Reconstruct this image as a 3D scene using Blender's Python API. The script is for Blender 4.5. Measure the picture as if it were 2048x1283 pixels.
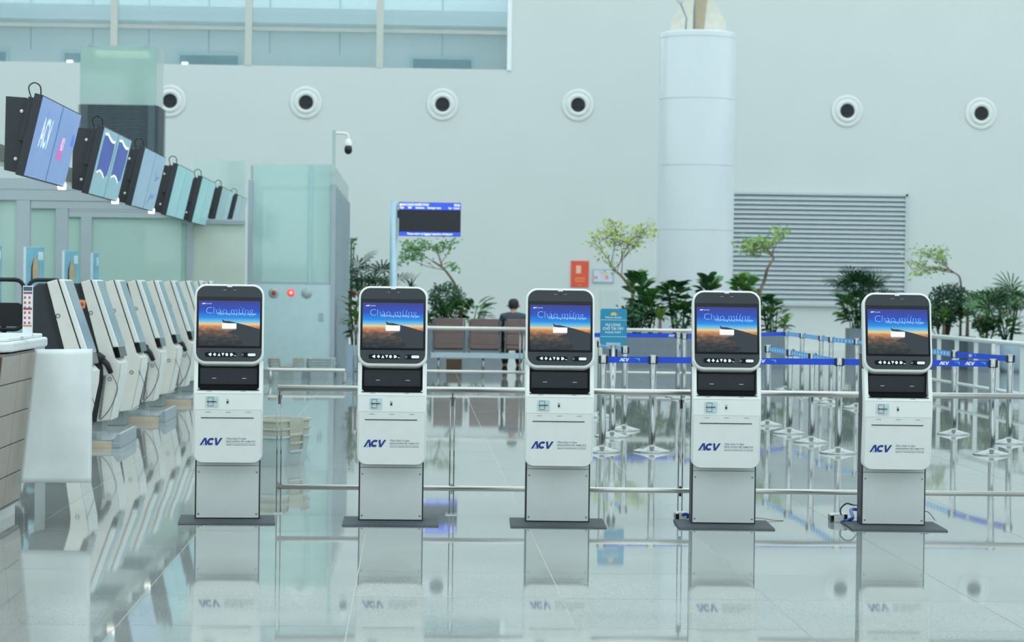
import bpy, bmesh, math, random
from mathutils import Vector, Matrix
for o in list(bpy.data.objects): bpy.data.objects.remove(o)
random.seed(7)
SC = bpy.context.scene
COL = SC.collection
R = math.radians
# ------------------------------------------------------------------ camera
F_PX, HC = 4800.0, 1.576
YAW, PITCH, ROLL = R(2.37), R(-0.865), R(0.75)
CAM = Vector((0, 0, HC))
FWD = Vector((math.sin(YAW)*math.cos(PITCH), math.cos(YAW)*math.cos(PITCH), math.sin(PITCH)))
R0 = Vector((math.cos(YAW), -math.sin(YAW), 0))
U0 = R0.cross(FWD)
RT = math.cos(ROLL)*R0 + math.sin(ROLL)*U0
UP = -math.sin(ROLL)*R0 + math.cos(ROLL)*U0
cd = bpy.data.cameras.new('camera')
cam = bpy.data.objects.new('camera', cd); COL.objects.link(cam)
cam.matrix_world = Matrix(((RT.x, UP.x, -FWD.x, CAM.x), (RT.y, UP.y, -FWD.y, CAM.y), (RT.z, UP.z, -FWD.z, CAM.z), (0, 0, 0, 1)))
cd.sensor_width = 36; cd.lens = 36*F_PX/2048
cd.clip_end = 300
cd.dof.use_dof = True; cd.dof.focus_distance = 15.9; cd.dof.aperture_fstop = 4.6
SC.camera = cam
# ------------------------------------------------------------------ light
w = bpy.data.worlds.new('sky'); SC.world = w; w.use_nodes = True
bg = w.node_tree.nodes['Background']
bg.inputs[0].default_value = (0.805, 0.965, 1.03, 1); bg.inputs[1].default_value = 2.36
SC.view_settings.view_transform = 'Standard'
SC.view_settings.look = 'None'
SC.view_settings.exposure = 0.0
SC.view_settings.gamma = 1.0
SC.view_settings.use_curve_mapping = False
# ------------------------------------------------------------------ helpers
def ray(x, y):
    return FWD + RT*((x-1024)/F_PX) + UP*((641.5-y)/F_PX)
def P(x, y, Y):
    d = ray(x, y); t = Y/d.y
    return CAM + d*t
def FL(x, y, z=0.0):
    d = ray(x, y); t = (z-HC)/d.z
    return CAM + d*t
def lin(c):
    return tuple((v/255/12.92 if v/255 <= .04045 else ((v/255+.055)/1.055)**2.4) for v in c)
MATS = {}
def mat(name, rgb, rough=.5, metal=0.0, var=.06, scale=8, spec=.5, emit=None, bump=0, stretch=None):
    if name in MATS: return MATS[name]
    m = bpy.data.materials.new(name); m.use_nodes = True
    nt = m.node_tree; b = nt.nodes['Principled BSDF']
    c = lin(rgb)
    b.inputs['Roughness'].default_value = rough; b.inputs['Metallic'].default_value = metal
    b.inputs['Specular IOR Level'].default_value = spec
    tc = nt.nodes.new('ShaderNodeTexCoord'); nz = nt.nodes.new('ShaderNodeTexNoise')
    nz.inputs['Scale'].default_value = scale; nz.inputs['Detail'].default_value = 4
    src = tc.outputs['Object']
    if stretch:
        mp = nt.nodes.new('ShaderNodeMapping'); mp.inputs['Scale'].default_value = stretch
        nt.links.new(src, mp.inputs[0]); src = mp.outputs[0]
    nt.links.new(src, nz.inputs['Vector'])
    cr = nt.nodes.new('ShaderNodeValToRGB')
    cr.color_ramp.elements[0].position = .3; cr.color_ramp.elements[1].position = .7
    cr.color_ramp.elements[0].color = tuple(v*(1-var) for v in c)+(1,)
    cr.color_ramp.elements[1].color = tuple(min(1, v*(1+var)) for v in c)+(1,)
    nt.links.new(nz.outputs['Fac'], cr.inputs[0]); nt.links.new(cr.outputs[0], b.inputs['Base Color'])
    if emit:
        b.inputs['Emission Color'].default_value = c+(1,); b.inputs['Emission Strength'].default_value = emit
    if bump:
        bp = nt.nodes.new('ShaderNodeBump'); bp.inputs['Strength'].default_value = bump; bp.inputs['Distance'].default_value = .01
        nt.links.new(nz.outputs['Fac'], bp.inputs['Height']); nt.links.new(bp.outputs[0], b.inputs['Normal'])
    MATS[name] = m
    return m
def glass(name, tint, clear=.6, frost=.15):
    if name in MATS: return MATS[name]
    m = bpy.data.materials.new(name); m.use_nodes = True
    nt = m.node_tree; nt.nodes.remove(nt.nodes['Principled BSDF']); out = nt.nodes['Material Output']
    t = nt.nodes.new('ShaderNodeBsdfTransparent'); t.inputs[0].default_value = lin(tint)+(1,)
    d = nt.nodes.new('ShaderNodeBsdfDiffuse'); d.inputs[0].default_value = lin(tint)+(1,)
    g = nt.nodes.new('ShaderNodeBsdfGlossy'); g.inputs['Roughness'].default_value = .04
    fr = nt.nodes.new('ShaderNodeFresnel'); fr.inputs[0].default_value = 1.45
    tc = nt.nodes.new('ShaderNodeTexCoord'); nz = nt.nodes.new('ShaderNodeTexNoise'); nz.inputs['Scale'].default_value = .8
    nt.links.new(tc.outputs['Object'], nz.inputs['Vector'])
    mr = nt.nodes.new('ShaderNodeMapRange'); mr.inputs[3].default_value = 1-clear-.05; mr.inputs[4].default_value = 1-clear+.05
    nt.links.new(nz.outputs['Fac'], mr.inputs[0])
    m1 = nt.nodes.new('ShaderNodeMixShader'); nt.links.new(mr.outputs[0], m1.inputs[0])
    nt.links.new(t.outputs[0], m1.inputs[1]); nt.links.new(d.outputs[0], m1.inputs[2])
    m2 = nt.nodes.new('ShaderNodeMixShader'); nt.links.new(fr.outputs[0], m2.inputs[0])
    nt.links.new(m1.outputs[0], m2.inputs[1]); nt.links.new(g.outputs[0], m2.inputs[2])
    nt.links.new(m2.outputs[0], out.inputs[0])
    MATS[name] = m
    return m
class MB:
    def __init__(s): s.v = []; s.f = []; s.sm = []; s.T = None
    def add(s, vs, fs, smooth=False):
        n = len(s.v)
        if s.T: vs = [s.T @ Vector(p) for p in vs]
        s.v += [tuple(p) for p in vs]; s.f += [tuple(i+n for i in q) for q in fs]; s.sm += [smooth]*len(fs)
        return s
    def box(s, x0, x1, y0, y1, z0, z1):
        return s.add([(x0,y0,z0),(x1,y0,z0),(x1,y1,z0),(x0,y1,z0),(x0,y0,z1),(x1,y0,z1),(x1,y1,z1),(x0,y1,z1)],
                     [(0,3,2,1),(4,5,6,7),(0,1,5,4),(1,2,6,5),(2,3,7,6),(3,0,4,7)])
    def poly(s, pts): return s.add(pts, [tuple(range(len(pts)))])
    def prism(s, pts, a0, a1, ax='y'):
        n = len(pts)
        def m(p, a): return {'y': (p[0], a, p[1]), 'x': (a, p[0], p[1]), 'z': (p[0], p[1], a)}[ax]
        vs = [m(p, a0) for p in pts]+[m(p, a1) for p in pts]
        fs = [tuple(range(n)), tuple(range(2*n-1, n-1, -1))]+[(i, n+i, n+(i+1) % n, (i+1) % n) for i in range(n)]
        return s.add(vs, fs)
    def tube(s, pts, r, n=10, caps=True):
        pts = [Vector(p) for p in pts]; k = len(pts)
        rs = r if isinstance(r, (list, tuple)) else [r]*k
        vs = []; fs = []; a = None
        for i, p in enumerate(pts):
            t = (pts[min(i+1, k-1)]-pts[max(i-1, 0)]).normalized()
            if a is None: a = t.orthogonal().normalized()
            else:
                a = a-t*a.dot(t)
                a = a.normalized() if a.length > 1e-6 else t.orthogonal().normalized()
            b = t.cross(a)
            for j in range(n):
                q = 2*math.pi*j/n; vs.append(p+(a*math.cos(q)+b*math.sin(q))*rs[i])
        for i in range(k-1):
            for j in range(n):
                fs.append((i*n+j, i*n+(j+1) % n, (i+1)*n+(j+1) % n, (i+1)*n+j))
        s.add(vs, fs, True)
        if caps:
            n0 = len(s.v)-k*n
            s.f.append(tuple(n0+j for j in range(n-1, -1, -1))); s.sm.append(False)
            s.f.append(tuple(n0+(k-1)*n+j for j in range(n))); s.sm.append(False)
        return s
    def lathe(s, prof, n=24, c=(0, 0, 0), ax='z', smooth=True):
        vs = []; fs = []; k = len(prof)
        for r, h in prof:
            for j in range(n):
                q = 2*math.pi*j/n; a, b = r*math.cos(q), r*math.sin(q)
                p = (a, b, h) if ax == 'z' else (a, h, b)
                vs.append((p[0]+c[0], p[1]+c[1], p[2]+c[2]))
        for i in range(k-1):
            for j in range(n): fs.append((i*n+j, i*n+(j+1) % n, (i+1)*n+(j+1) % n, (i+1)*n+j))
        s.add(vs, fs, smooth)
        return s
    def loft(s, rings, smooth=False):
        k = len(rings); n = len(rings[0]); vs = [p for r in rings for p in r]; fs = []
        for i in range(k-1):
            for j in range(n): fs.append((i*n+j, i*n+(j+1) % n, (i+1)*n+(j+1) % n, (i+1)*n+j))
        fs.append(tuple(range(n-1, -1, -1))); fs.append(tuple((k-1)*n+j for j in range(n)))
        return s.add(vs, fs, smooth)
    def mesh(s, name):
        me = bpy.data.meshes.new(name); me.from_pydata(s.v, [], s.f)
        me.polygons.foreach_set('use_smooth', s.sm)
        bm = bmesh.new(); bm.from_mesh(me); bmesh.ops.recalc_face_normals(bm, faces=bm.faces[:]); bm.to_mesh(me); bm.free()
        return me
    def build(s, name, m, parent=None, bevel=0, loc=None, rot=None, label=None):
        return obj(name, s.mesh(name), m, parent, bevel, loc, rot, label)
def obj(name, me, m, parent=None, bevel=0, loc=None, rot=None, label=None):
    if m is not None and not me.materials: me.materials.append(m)
    o = bpy.data.objects.new(name, me); COL.objects.link(o)
    if parent: o.parent = parent
    if loc is not None: o.location = loc
    if rot is not None: o.rotation_euler = rot
    if bevel:
        b = o.modifiers.new('bevel', 'BEVEL'); b.width = bevel; b.segments = 2; b.limit_method = 'ANGLE'; b.angle_limit = R(40)
    if label: o['label'] = label
    return o
def tag(o, label, cat, group=None):
    o['label'] = label; o['category'] = cat
    if group: o['group'] = group
    return o
def struct(o, label=None):
    o['kind'] = 'structure'
    if label: o['label'] = label
    return o
def thing(name, label, cat, loc=(0, 0, 0), rz=0, group=None):
    o = bpy.data.objects.new(name, None); COL.objects.link(o); o.empty_display_size = .1
    o.location = loc; o.rotation_euler = (0, 0, rz)
    return tag(o, label, cat, group)
def copy_tree(o, parent=None):
    c = o.copy(); COL.objects.link(c)
    if parent: c.parent = parent
    for ch in list(o.children): copy_tree(ch, c)
    return c
def rrect(x0, x1, z0, z1, r, n=6, bottom=True, top=True):
    pts = []
    for cx, cz, a0, on in ((x1-r, z0+r, -90, bottom), (x1-r, z1-r, 0, top), (x0+r, z1-r, 90, top), (x0+r, z0+r, 180, bottom)):
        if on:
            for i in range(n+1):
                q = R(a0+90*i/n); pts.append((cx+r*math.cos(q), cz+r*math.sin(q)))
        else:
            pts.append({-90: (x1, z0), 0: (x1, z1), 90: (x0, z1), 180: (x0, z0)}[a0])
    return pts
def text_raw(txt, shear=0, offset=0, res=3):
    c = bpy.data.curves.new('lettering', 'FONT'); c.body = txt; c.shear = shear; c.offset = offset; c.resolution_u = res
    o = bpy.data.objects.new('lettering', c); COL.objects.link(o)
    dg = bpy.context.evaluated_depsgraph_get(); dg.update()
    me = bpy.data.meshes.new_from_object(o.evaluated_get(dg))
    bpy.data.objects.remove(o); bpy.data.curves.remove(c)
    return me
def text_fit(txt, x0, x1, z0, y=0, h=None, **k):
    """flat lettering in the XZ plane facing -Y, stretched to x0..x1, baseline z0"""
    me = text_raw(txt, **k); xs = [v.co.x for v in me.vertices]; a, b = min(xs), max(xs)
    s = (x1-x0)/(b-a); sz = s
    if h: sz = h/.7
    for v in me.vertices: v.co = Vector((x0+(v.co.x-a)*s, y, z0+v.co.y*sz))
    me.materials.clear()
    return me
def bmesh_T(me, T):
    me.transform(T); return me
# ------------------------------------------------------------------ materials
M_white = mat('white_shell', (234, 234, 228), .35, var=.02)
M_cream = mat('cream_shell', (226, 222, 212), .4, var=.03)
M_dark = mat('charcoal_plastic', (38, 45, 50), .3, var=.05)
M_dark2 = mat('dark_metal', (44, 48, 52), .45, var=.08)
M_black = mat('black_gloss', (10, 12, 14), .12, var=.1)
M_bay = mat('bay_plastic', (30, 37, 43), .3, var=.05)
M_steel = mat('brushed_steel', (206, 208, 204), .4, .08, var=.04, scale=3)
M_chrome = mat('chrome', (158, 161, 158), .1, 1.0, var=.03)
M_pipe = mat('satin_steel_pipe', (205, 202, 196), .3, .85, var=.04)
M_alu = mat('grey_aluminium', (166, 178, 184), .4, .3, var=.03)
M_wall = mat('white_wall_paint', (214, 220, 217), .6, var=.012, scale=.6)
M_col = mat('column_paint', (206, 213, 215), .3, var=.015, scale=1)
M_lou = mat('louvre_grey', (196, 206, 208), .5, var=.02)
M_loud = mat('louvre_back', (110, 125, 132), .6, var=.03)
M_blue = mat('belt_blue', (22, 72, 200), .55, var=.05)
M_blue_lit = mat('belt_blue_lit', (88, 160, 220), .55, var=.08)  # same blue belt where light catches it, the brightness put into the colour
M_print = mat('white_print', (240, 244, 245), .5, var=.01)
M_grey_print = mat('grey_print', (172, 180, 181), .5, var=.01)
M_navy = mat('logo_navy', (38, 62, 140), .4, var=.03)
M_cyan = mat('logo_cyan', (70, 180, 215), .4, var=.03)
M_ink = mat('ink_print', (70, 80, 100), .5, var=.02)
M_rubber = mat('black_rubber', (25, 26, 28), .5, var=.1)
M_plate = mat('base_plate_grey', (62, 69, 75), .6, .1, var=.05, spec=.25)
M_planter = mat('planter_grey', (118, 130, 138), .5, var=.06)
M_planter2 = mat('planter_pale', (158, 178, 192), .35, var=.05)
M_soil = mat('soil_bark', (96, 70, 52), .9, var=.4, scale=20)
M_trunk = mat('trunk_bark', (128, 112, 96), .8, var=.25, scale=12)
def leafmat(n, c): return mat(n, c, .45, var=.3, scale=5)
L_dark = leafmat('leaf_dark', (46, 90, 54)); L_mid = leafmat('leaf_mid', (78, 134, 62)); L_lite = leafmat('leaf_light', (122, 156, 74))
L_yel = leafmat('leaf_yellow_green', (160, 178, 84)); L_red = leafmat('leaf_copper', (140, 104, 78)); L_deep = leafmat('leaf_deep', (36, 74, 50))
# floor
def floor_mat():
    m = bpy.data.materials.new('polished_tile'); m.use_nodes = True; nt = m.node_tree; b = nt.nodes['Principled BSDF']
    tc = nt.nodes.new('ShaderNodeTexCoord'); oi = nt.nodes.new('ShaderNodeObjectInfo')
    nz = nt.nodes.new('ShaderNodeTexNoise'); nz.inputs['Scale'].default_value = 90; nz.inputs['Detail'].default_value = 3
    n2 = nt.nodes.new('ShaderNodeTexNoise'); n2.inputs['Scale'].default_value = 1.3; n2.inputs['Detail'].default_value = 4
    nt.links.new(tc.outputs['Object'], nz.inputs['Vector']); nt.links.new(tc.outputs['Object'], n2.inputs['Vector'])
    mx = nt.nodes.new('ShaderNodeMath'); mx.operation = 'MULTIPLY_ADD'; mx.inputs[1].default_value = .5
    nt.links.new(nz.outputs['Fac'], mx.inputs[0]); 
    m2 = nt.nodes.new('ShaderNodeMath'); m2.operation = 'MULTIPLY'; m2.inputs[1].default_value = .5
    nt.links.new(n2.outputs['Fac'], m2.inputs[0]); nt.links.new(m2.outputs[0], mx.inputs[2])
    m3 = nt.nodes.new('ShaderNodeMath'); m3.operation = 'MULTIPLY_ADD'; m3.inputs[1].default_value = .12
    nt.links.new(oi.outputs['Random'], m3.inputs[0]); nt.links.new(mx.outputs[0], m3.inputs[2])
    cr = nt.nodes.new('ShaderNodeValToRGB'); cr.color_ramp.elements[0].position = .3; cr.color_ramp.elements[1].position = .8
    cr.color_ramp.elements[0].color = lin((128, 133, 129))+(1,); cr.color_ramp.elements[1].color = lin((170, 173, 168))+(1,)
    nt.links.new(m3.outputs[0], cr.inputs[0]); nt.links.new(cr.outputs[0], b.inputs['Base Color'])
    b.inputs['Roughness'].default_value = .032; b.inputs['IOR'].default_value = 1.55
    return m
M_tile = floor_mat()
M_grout = mat('pale_grout', (214, 210, 198), .7, var=.05)
# kiosk screen picture
def screen_mat(h):
    m = bpy.data.materials.new('kiosk_screen_picture'); m.use_nodes = True; nt = m.node_tree; b = nt.nodes['Principled BSDF']
    tc = nt.nodes.new('ShaderNodeTexCoord'); sp = nt.nodes.new('ShaderNodeSeparateXYZ'); nt.links.new(tc.outputs['Object'], sp.inputs[0])
    nz = nt.nodes.new('ShaderNodeTexNoise'); nz.inputs['Scale'].default_value = 22; nz.inputs['Detail'].default_value = 6
    mp = nt.nodes.new('ShaderNodeMapping'); mp.inputs['Scale'].default_value = (1, 1, 2.6)
    nt.links.new(tc.outputs['Object'], mp.inputs[0]); nt.links.new(mp.outputs[0], nz.inputs['Vector'])
    mr = nt.nodes.new('ShaderNodeMapRange'); mr.inputs[1].default_value = 0; mr.inputs[2].default_value = h
    nt.links.new(sp.outputs['Z'], mr.inputs[0])
    cr = nt.nodes.new('ShaderNodeValToRGB'); e = cr.color_ramp.elements
    stops = [(0, (40, 48, 52)), (.18, (62, 66, 66)), (.33, (128, 100, 84)), (.43, (208, 146, 96)), (.485, (246, 206, 128)), (.525, (126, 202, 232)),
             (.62, (22, 142, 230)), (.78, (30, 76, 190)), (1, (48, 54, 138))]
    e[0].position = 0; e[1].position = 1
    for p, c in stops[1:-1]: e.new(p)
    for i, (p, c) in enumerate(stops): e[i].position = p; e[i].color = lin(c)+(1,)
    nt.links.new(mr.outputs[0], cr.inputs[0])
    # cloud streaks in the lower half
    cl = nt.nodes.new('ShaderNodeValToRGB'); cl.color_ramp.elements[0].position = .42; cl.color_ramp.elements[1].position = .68
    cl.color_ramp.elements[0].color = (.55, .55, .6, 1); cl.color_ramp.elements[1].color = (1.35, 1.25, 1.1, 1)
    nt.links.new(nz.outputs['Fac'], cl.inputs[0])
    mu = nt.nodes.new('ShaderNodeMixRGB'); mu.blend_type = 'MULTIPLY'
    lo = nt.nodes.new('ShaderNodeMapRange'); lo.inputs[1].default_value = h*.47; lo.inputs[2].default_value = h*.36
    nt.links.new(sp.outputs['Z'], lo.inputs[0]); nt.links.new(lo.outputs[0], mu.inputs[0])
    nt.links.new(cr.outputs[0], mu.inputs[1]); nt.links.new(cl.outputs[0], mu.inputs[2])
    b.inputs['Base Color'].default_value = (.004, .004, .005, 1); b.inputs['Roughness'].default_value = .15
    nt.links.new(mu.outputs[0], b.inputs['Emission Color']); b.inputs['Emission Strength'].default_value = .95
    return m
def glow(name, rgb, s=.95): return mat(name, rgb, .3, var=.01, emit=s)
# ================================================================== SETTING
YW = 62.0          # far wall
def wall_px(x, y): return P(x, y, YW)
# floor: grout bed, tiles
fl = struct(MB().box(-18, 30, -12, YW+4, -.3, -.003).build('floor', M_grout), 'polished grey stone floor')
TP = 1.05; TX0 = -2.38; TY0 = 9.95
g = .0022
tile_me = MB().box(-TP/2+g, TP/2-g, -TP/2+g, TP/2-g, -.02, 0).mesh('tile')
tile_me.materials.append(M_tile)
done = set(); cnt = 0; j = 0
while cnt < 300:
    Yc = TY0+(j+.5)*TP
    for i in range(-20, 40):
        Xc = TX0+(i+.5)*TP
        if cnt < 300 and -.178*Yc-.6 < Xc < .262*Yc+.6:
            t = obj('tile', tile_me, None, fl, loc=(Xc, Yc, 0), rot=(random.gauss(0, .00035), random.gauss(0, .00045), random.choice((0, 1, 2, 3))*math.pi/2))
            done.add((i, j)); cnt += 1
    j += 1
mb = MB()
for j in range(-20, int((YW-TY0)/TP)+1):
    for i in range(-14, 30):
        if (i, j) in done: continue
        x0, y0 = TX0+i*TP, TY0+j*TP
        a, b_ = random.gauss(0, .0002), random.gauss(0, .0002)
        if y0+TP > YW: continue
        vs = [(x0+g, y0+g), (x0+TP-g, y0+g), (x0+TP-g, y0+TP-g), (x0+g, y0+TP-g)]
        top = [(p[0], p[1], (p[0]-x0-TP/2)*a+(p[1]-y0-TP/2)*b_) for p in vs]
        mb.add(top+[(p[0], p[1], -.02) for p in vs], [(0, 1, 2, 3), (0, 4, 5, 1), (1, 5, 6, 2), (2, 6, 7, 3), (3, 7, 4, 0)])
o = mb.build('tile_field', M_tile, fl); o['kind'] = 'stuff'
# far wall with window band opening
zs = 7.12; xr = wall_px(1019, 100).x
wb = MB().box(-18, 30, YW, YW+.3, -.3, zs).box(xr, 30, YW, YW+.3, zs, 14)
wf = struct(wb.build('wall_far', M_wall), 'tall white painted end wall')
struct(MB().box(-18.3, -18, -12, YW+6, -.3, 14).build('wall_left', M_wall), 'white side wall')
M_fac = mat('added_wall_grey', (92, 98, 102), .6, var=.04, scale=.5)
wk = struct(MB().box(-18, 30, -12.3, -12, -.3, 2.2).box(-18, 30, -12.3, -12, 11.2, 14).build('wall_back_added', M_fac), 'unseen wall added behind the viewer for reflections')  # unseen wall, added so chrome and dark glass have something to reflect
for i in range(11): MB().box(-18+i*4.8-.1, -18+i*4.8+.7, -12.4, -11.9, 2.2, 11.2).build('added_pier', M_fac, wk)
wr = struct(MB().box(30, 30.3, -12, YW+.3, -.3, .9).box(30, 30.3, -12, YW+.3, 10, 14).build('wall_right_added', M_fac), 'unseen side wall with dark piers added for reflections')  # out of view; added to give the reflections contrast
for i in range(16): MB().box(29.9, 30.4, -12+i*4.8, -12+i*4.8+1.9, .9, 10).build('added_pier', M_fac, wr)
# room behind the high windows
struct(MB().box(-18, xr+1.2, YW+4.0, YW+4.2, zs-.4, 11).box(xr+.3, xr+.6, YW+.3, YW+4.0, zs-.4, 11).build('wall_upper', mat('upper_wall', (232, 236, 236), .6, var=.02)), 'pale blue wall behind the high windows')
struct(MB().box(-18, xr+.3, YW+.3, YW+4.0, zs-.4, zs-.2).build('floor_upper', M_wall))
struct(MB().box(-18, xr+.3, YW+3.0, YW+4.0, 8.55, 8.95).build('trim_soffit', mat('soffit', (214, 222, 224), .6, var=.02)), 'grey blue soffit band behind the high windows')
struct(MB().box(-18, xr, YW+.04, YW+.10, 8.02, 8.12).build('trim_transom', mat('transom', (186, 192, 186), .5, var=.03)), 'slim transom bar across the high windows')
M_mull = mat('mullion', (204, 206, 198), .5, var=.02)
k = 0
for mx_ in (-40, 228, 497, 760):
    xc = wall_px(mx_, 60).x
    k += 1
    struct(MB().box(xc-.09, xc+.09, YW-.02, YW+.2, zs, 14).build('trim_%d' % k, M_mull), 'pale mullion between the high windows')
struct(MB().box(xr-.06, xr+.05, YW-.06, YW+.2, zs-.02, 14).build('trim_5', mat('jamb_white', (245, 248, 248), .4, var=.01)), 'white jamb at the end of the high windows')
M_wg = glass('window_glass', (240, 248, 249), .9)
edges = [-18.0]+[wall_px(q, 60).x for q in (-40, 228, 497, 760)]+[xr]
for i in range(5):
    struct(MB().box(edges[i]+.05, edges[i+1]-.05, YW+.12, YW+.135, zs, 14).build('window_%d' % (i+1), M_wg), 'tall clear pane of the high window band')
M_slot = mat('slot_glass', (118, 158, 170), .2, var=.05)
for i, (x0, x1) in enumerate(((-60, 11), (130, 250), (360, 476), (826, 942))):
    a = P(x0, 118, YW+3.95); b = P(x1, 134, YW+3.95); z0 = P(x0, 134+.013*(x0-400)/1, YW+3.95).z
    zt, zb = 7.72, 7.3
    t = struct(MB().box(a.x-.09, b.x+.09, YW+3.93, YW+4.0, zb-.1, zt+.1).build('window_%d' % (i+6), mat('slot_frame', (206, 226, 232), .5)), 'low slot window with pale frame in the upper room')
    MB().box(a.x, b.x, YW+3.90, YW+3.94, zb, zt).build('pane', M_slot, t)
    if i in (1, 2):
        MB().box(a.x+.06, a.x+.22, YW+3.86, YW+3.9, 7.46, 7.52).build('lamp', glow('lamp_white', (255, 255, 250), 3), t)
# vertical panel joints of the upper wall
for i, x in enumerate((62, 186, 298, 418, 540, 680, 885)):
    p = P(x, 60, YW+4)
    struct(MB().box(p.x-.012, p.x+.012, YW+3.985, YW+4.0, 7.8, 10).build('trim_%d' % (i+6), mat('joint', (150, 180, 190), .6)), 'thin panel joint on the upper wall')
# unseen roof added for light and reflections: slabs with open gaps
cl = struct(MB().box(-18, 30, -12, -10.5, 14.0, 14.2).build('ceiling_added', M_wall), 'unseen white roof slabs added with gaps for light')
for i in range(-1, 15):
    MB().box(-18, 30, -4+i*4.6, -4+i*4.6+1.5, 14.0, 14.2).build('added_roof_slab', M_wall, cl)
# louvre in wall
a = wall_px(1440, 384); b = wall_px(1811, 612)
lx0, lx1, lz1, lz0 = a.x, b.x, wall_px(1640, 386).z, wall_px(1640, 612).z
lv = thing('louvre_grille', 'large grey louvred vent grille of horizontal slats in the far wall', 'vent', ((lx0+lx1)/2, YW, lz0))
hw = (lx1-lx0)/2; H = lz1-lz0
MB().box(-hw, hw, -.02, 0, 0, H).build('backing', M_loud, lv)
fr = MB().box(-hw, -hw+.06, -.12, 0, 0, H).box(hw-.06, hw, -.12, 0, 0, H).box(-hw, hw, -.12, 0, H-.06, H).box(-hw, hw, -.12, 0, 0, .08)
fr.build('frame', M_lou, lv)
n = 23; ph = (H-.14)/n
sl = MB().prism([(-.115, 0), (-.10, -.008), (-.02, ph*.72), (-.02, ph*.80), (-.035, ph*.80)], -hw+.06, hw-.06, 'x').mesh('slat')
for i in range(n): obj('slat', sl, M_lou, lv, loc=(0, 0, .08+i*ph))
# air nozzles
M_hole = mat('nozzle_bore', (18, 24, 28), .4, var=.2)
M_noz = mat('nozzle_white', (230, 233, 231), .4, var=.02)
for x, y, nl in ((340, 202, 'beside the air tower'), (612, 205, 'third from the round column on the window side'), (885, 209, 'second from the round column on the window side'), (1156, 210, 'next to the round column on the window side'), (1694, 222, 'above the louvre grille'), (1962, 227, 'past the louvre grille')):
    p = wall_px(x, y)
    t = thing('air_nozzle', 'white round air nozzle in the wall, '+nl, 'air vent', (p.x, YW-.012, p.z), 0, 'air nozzles along the far wall')
    MB().lathe([(.42, 0), (.41, -.015), (.34, -.025), (.33, -.015), (.30, -.015)], 32, ax='y').build('flange', M_noz, t)
    MB().lathe([(.30, -.015), (.285, -.05), (.25, -.06), (.19, -.055), (.18, -.02)], 32, ax='y').build('ring', M_noz, t)
    MB().lathe([(.185, -.045), (.12, -.038), (0.001, -.035)], 24, ax='y').build('bore', M_hole, t)
    MB().box(-.18, .18, -.075, -.06, -.045, -.03).build('blade', M_dark2, t)
# notices on the wall
def flat_sign(name, x0, y0, x1, y1, m, label, cat, th=.03):
    a = wall_px(x0, y0); b = wall_px(x1, y1)
    t = thing(name, label, cat, ((a.x+b.x)/2, YW, b.z))
    hw = (b.x-a.x)/2; hh = a.z-b.z
    MB().box(-hw, hw, -th, 0, 0, hh).build('board', m, t)
    return t, hw, hh
M_red = mat('poster_red', (236, 92, 66), .5, var=.05)
t, hw, hh = flat_sign('wall_poster', 1142, 521, 1177, 574, M_red, 'orange red poster with a pale patch on the far wall', 'poster')
MB().box(-hw*.42, hw*.12, -.034, -.03, hh*.52, hh*.82).build('print', mat('poster_pale', (250, 200, 180), .5), t)
MB().box(-hw*.55, hw*.6, -.034, -.03, hh*.30, hh*.36).box(-hw*.5, hw*.5, -.034, -.03, hh*.20, hh*.25).box(-hw*.2, hw*.2, -.034, -.03, hh*.06, hh*.10).build('print', mat('poster_orange', (246, 150, 90), .5), t)
t, hw, hh = flat_sign('wall_notice', 1185, 538, 1227, 566, mat('notice_frame', (160, 182, 200), .4), 'small white notice in grey blue frame beside the red poster', 'sign')
MB().box(-hw+.03, hw-.03, -.036, -.03, .03, hh-.03).build('sheet', mat('notice_white', (214, 222, 232), .5), t)
MB().box(-hw*.85, -hw*.5, -.04, -.036, hh*.28, hh*.5).build('print', mat('notice_red', (236, 160, 146), .5), t); MB().box(hw*.2, hw*.5, -.04, -.036, hh*.28, hh*.55).build('print', mat('notice_red', (236, 160, 146), .5), t)
MB().box(-hw*.3, hw*.1, -.04, -.036, hh*.6, hh*.85).build('print', mat('notice_pink', (232, 196, 190), .5), t)
t, hw, hh = flat_sign('access_panel', 1200, 580, 1236, 625, mat('panel_white', (206, 214, 212), .5, var=.01), 'plain white access panel low on the far wall', 'panel', .015)
# column
cp = P(1390, 600, 54)
cr_ = (P(1468, 300, 54).x-P(1316, 300, 54).x)/2
colo = thing('round_column', 'thick white round column with jointed cladding and strut head', 'column', (P(1392.5, 330, 54).x, 54, 0))
ztop = P(1392, 66, 54).z
MB().lathe([(cr_, 0), (cr_, ztop-.05), (cr_-.05, ztop), (.001, ztop)], 64).build('shaft', M_col, colo)
for y in (460, 332, 200, 78):
    z = P(1392, y, 54).z
    MB().lathe([(cr_+.001, z-.010), (cr_+.003, z-.008), (cr_+.003, z+.008), (cr_+.001, z+.010)], 64).build('joint_band', mat('joint_grey', (202, 209, 211), .35), colo)
for sx in (-1, 1):
    MB().prism([(sx*.12, ztop), (sx*.62, ztop), (sx*.62, ztop+.28), (sx*.2, ztop+.95), (sx*.12, ztop+.95)], -.03, .03).build('gusset', mat('gusset_cream', (226, 222, 208), .5), colo)
MB().tube([(.02, 0, ztop), (.12, -.1, ztop+2.5), (.3, -.2, 13.9)], [.11, .2, .3], 14).build('strut', mat('strut_tan', (214, 196, 166), .4, var=.05), colo)
MB().tube([(.02, .3, ztop), (.35, .5, ztop+3), (.8, .8, 13.9)], [.14, .22, .3], 14).build('strut', M_alu, colo)
q = P(1359, 0, 53.5)
lp = MB().lathe([(.001, 0), (.08, 0), (.1, .06), (.09, .14), (.001, .16)], 16, (q.x-colo.location.x, -.7, q.z), 'y').build('flood_lamp', M_white, colo)
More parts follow.
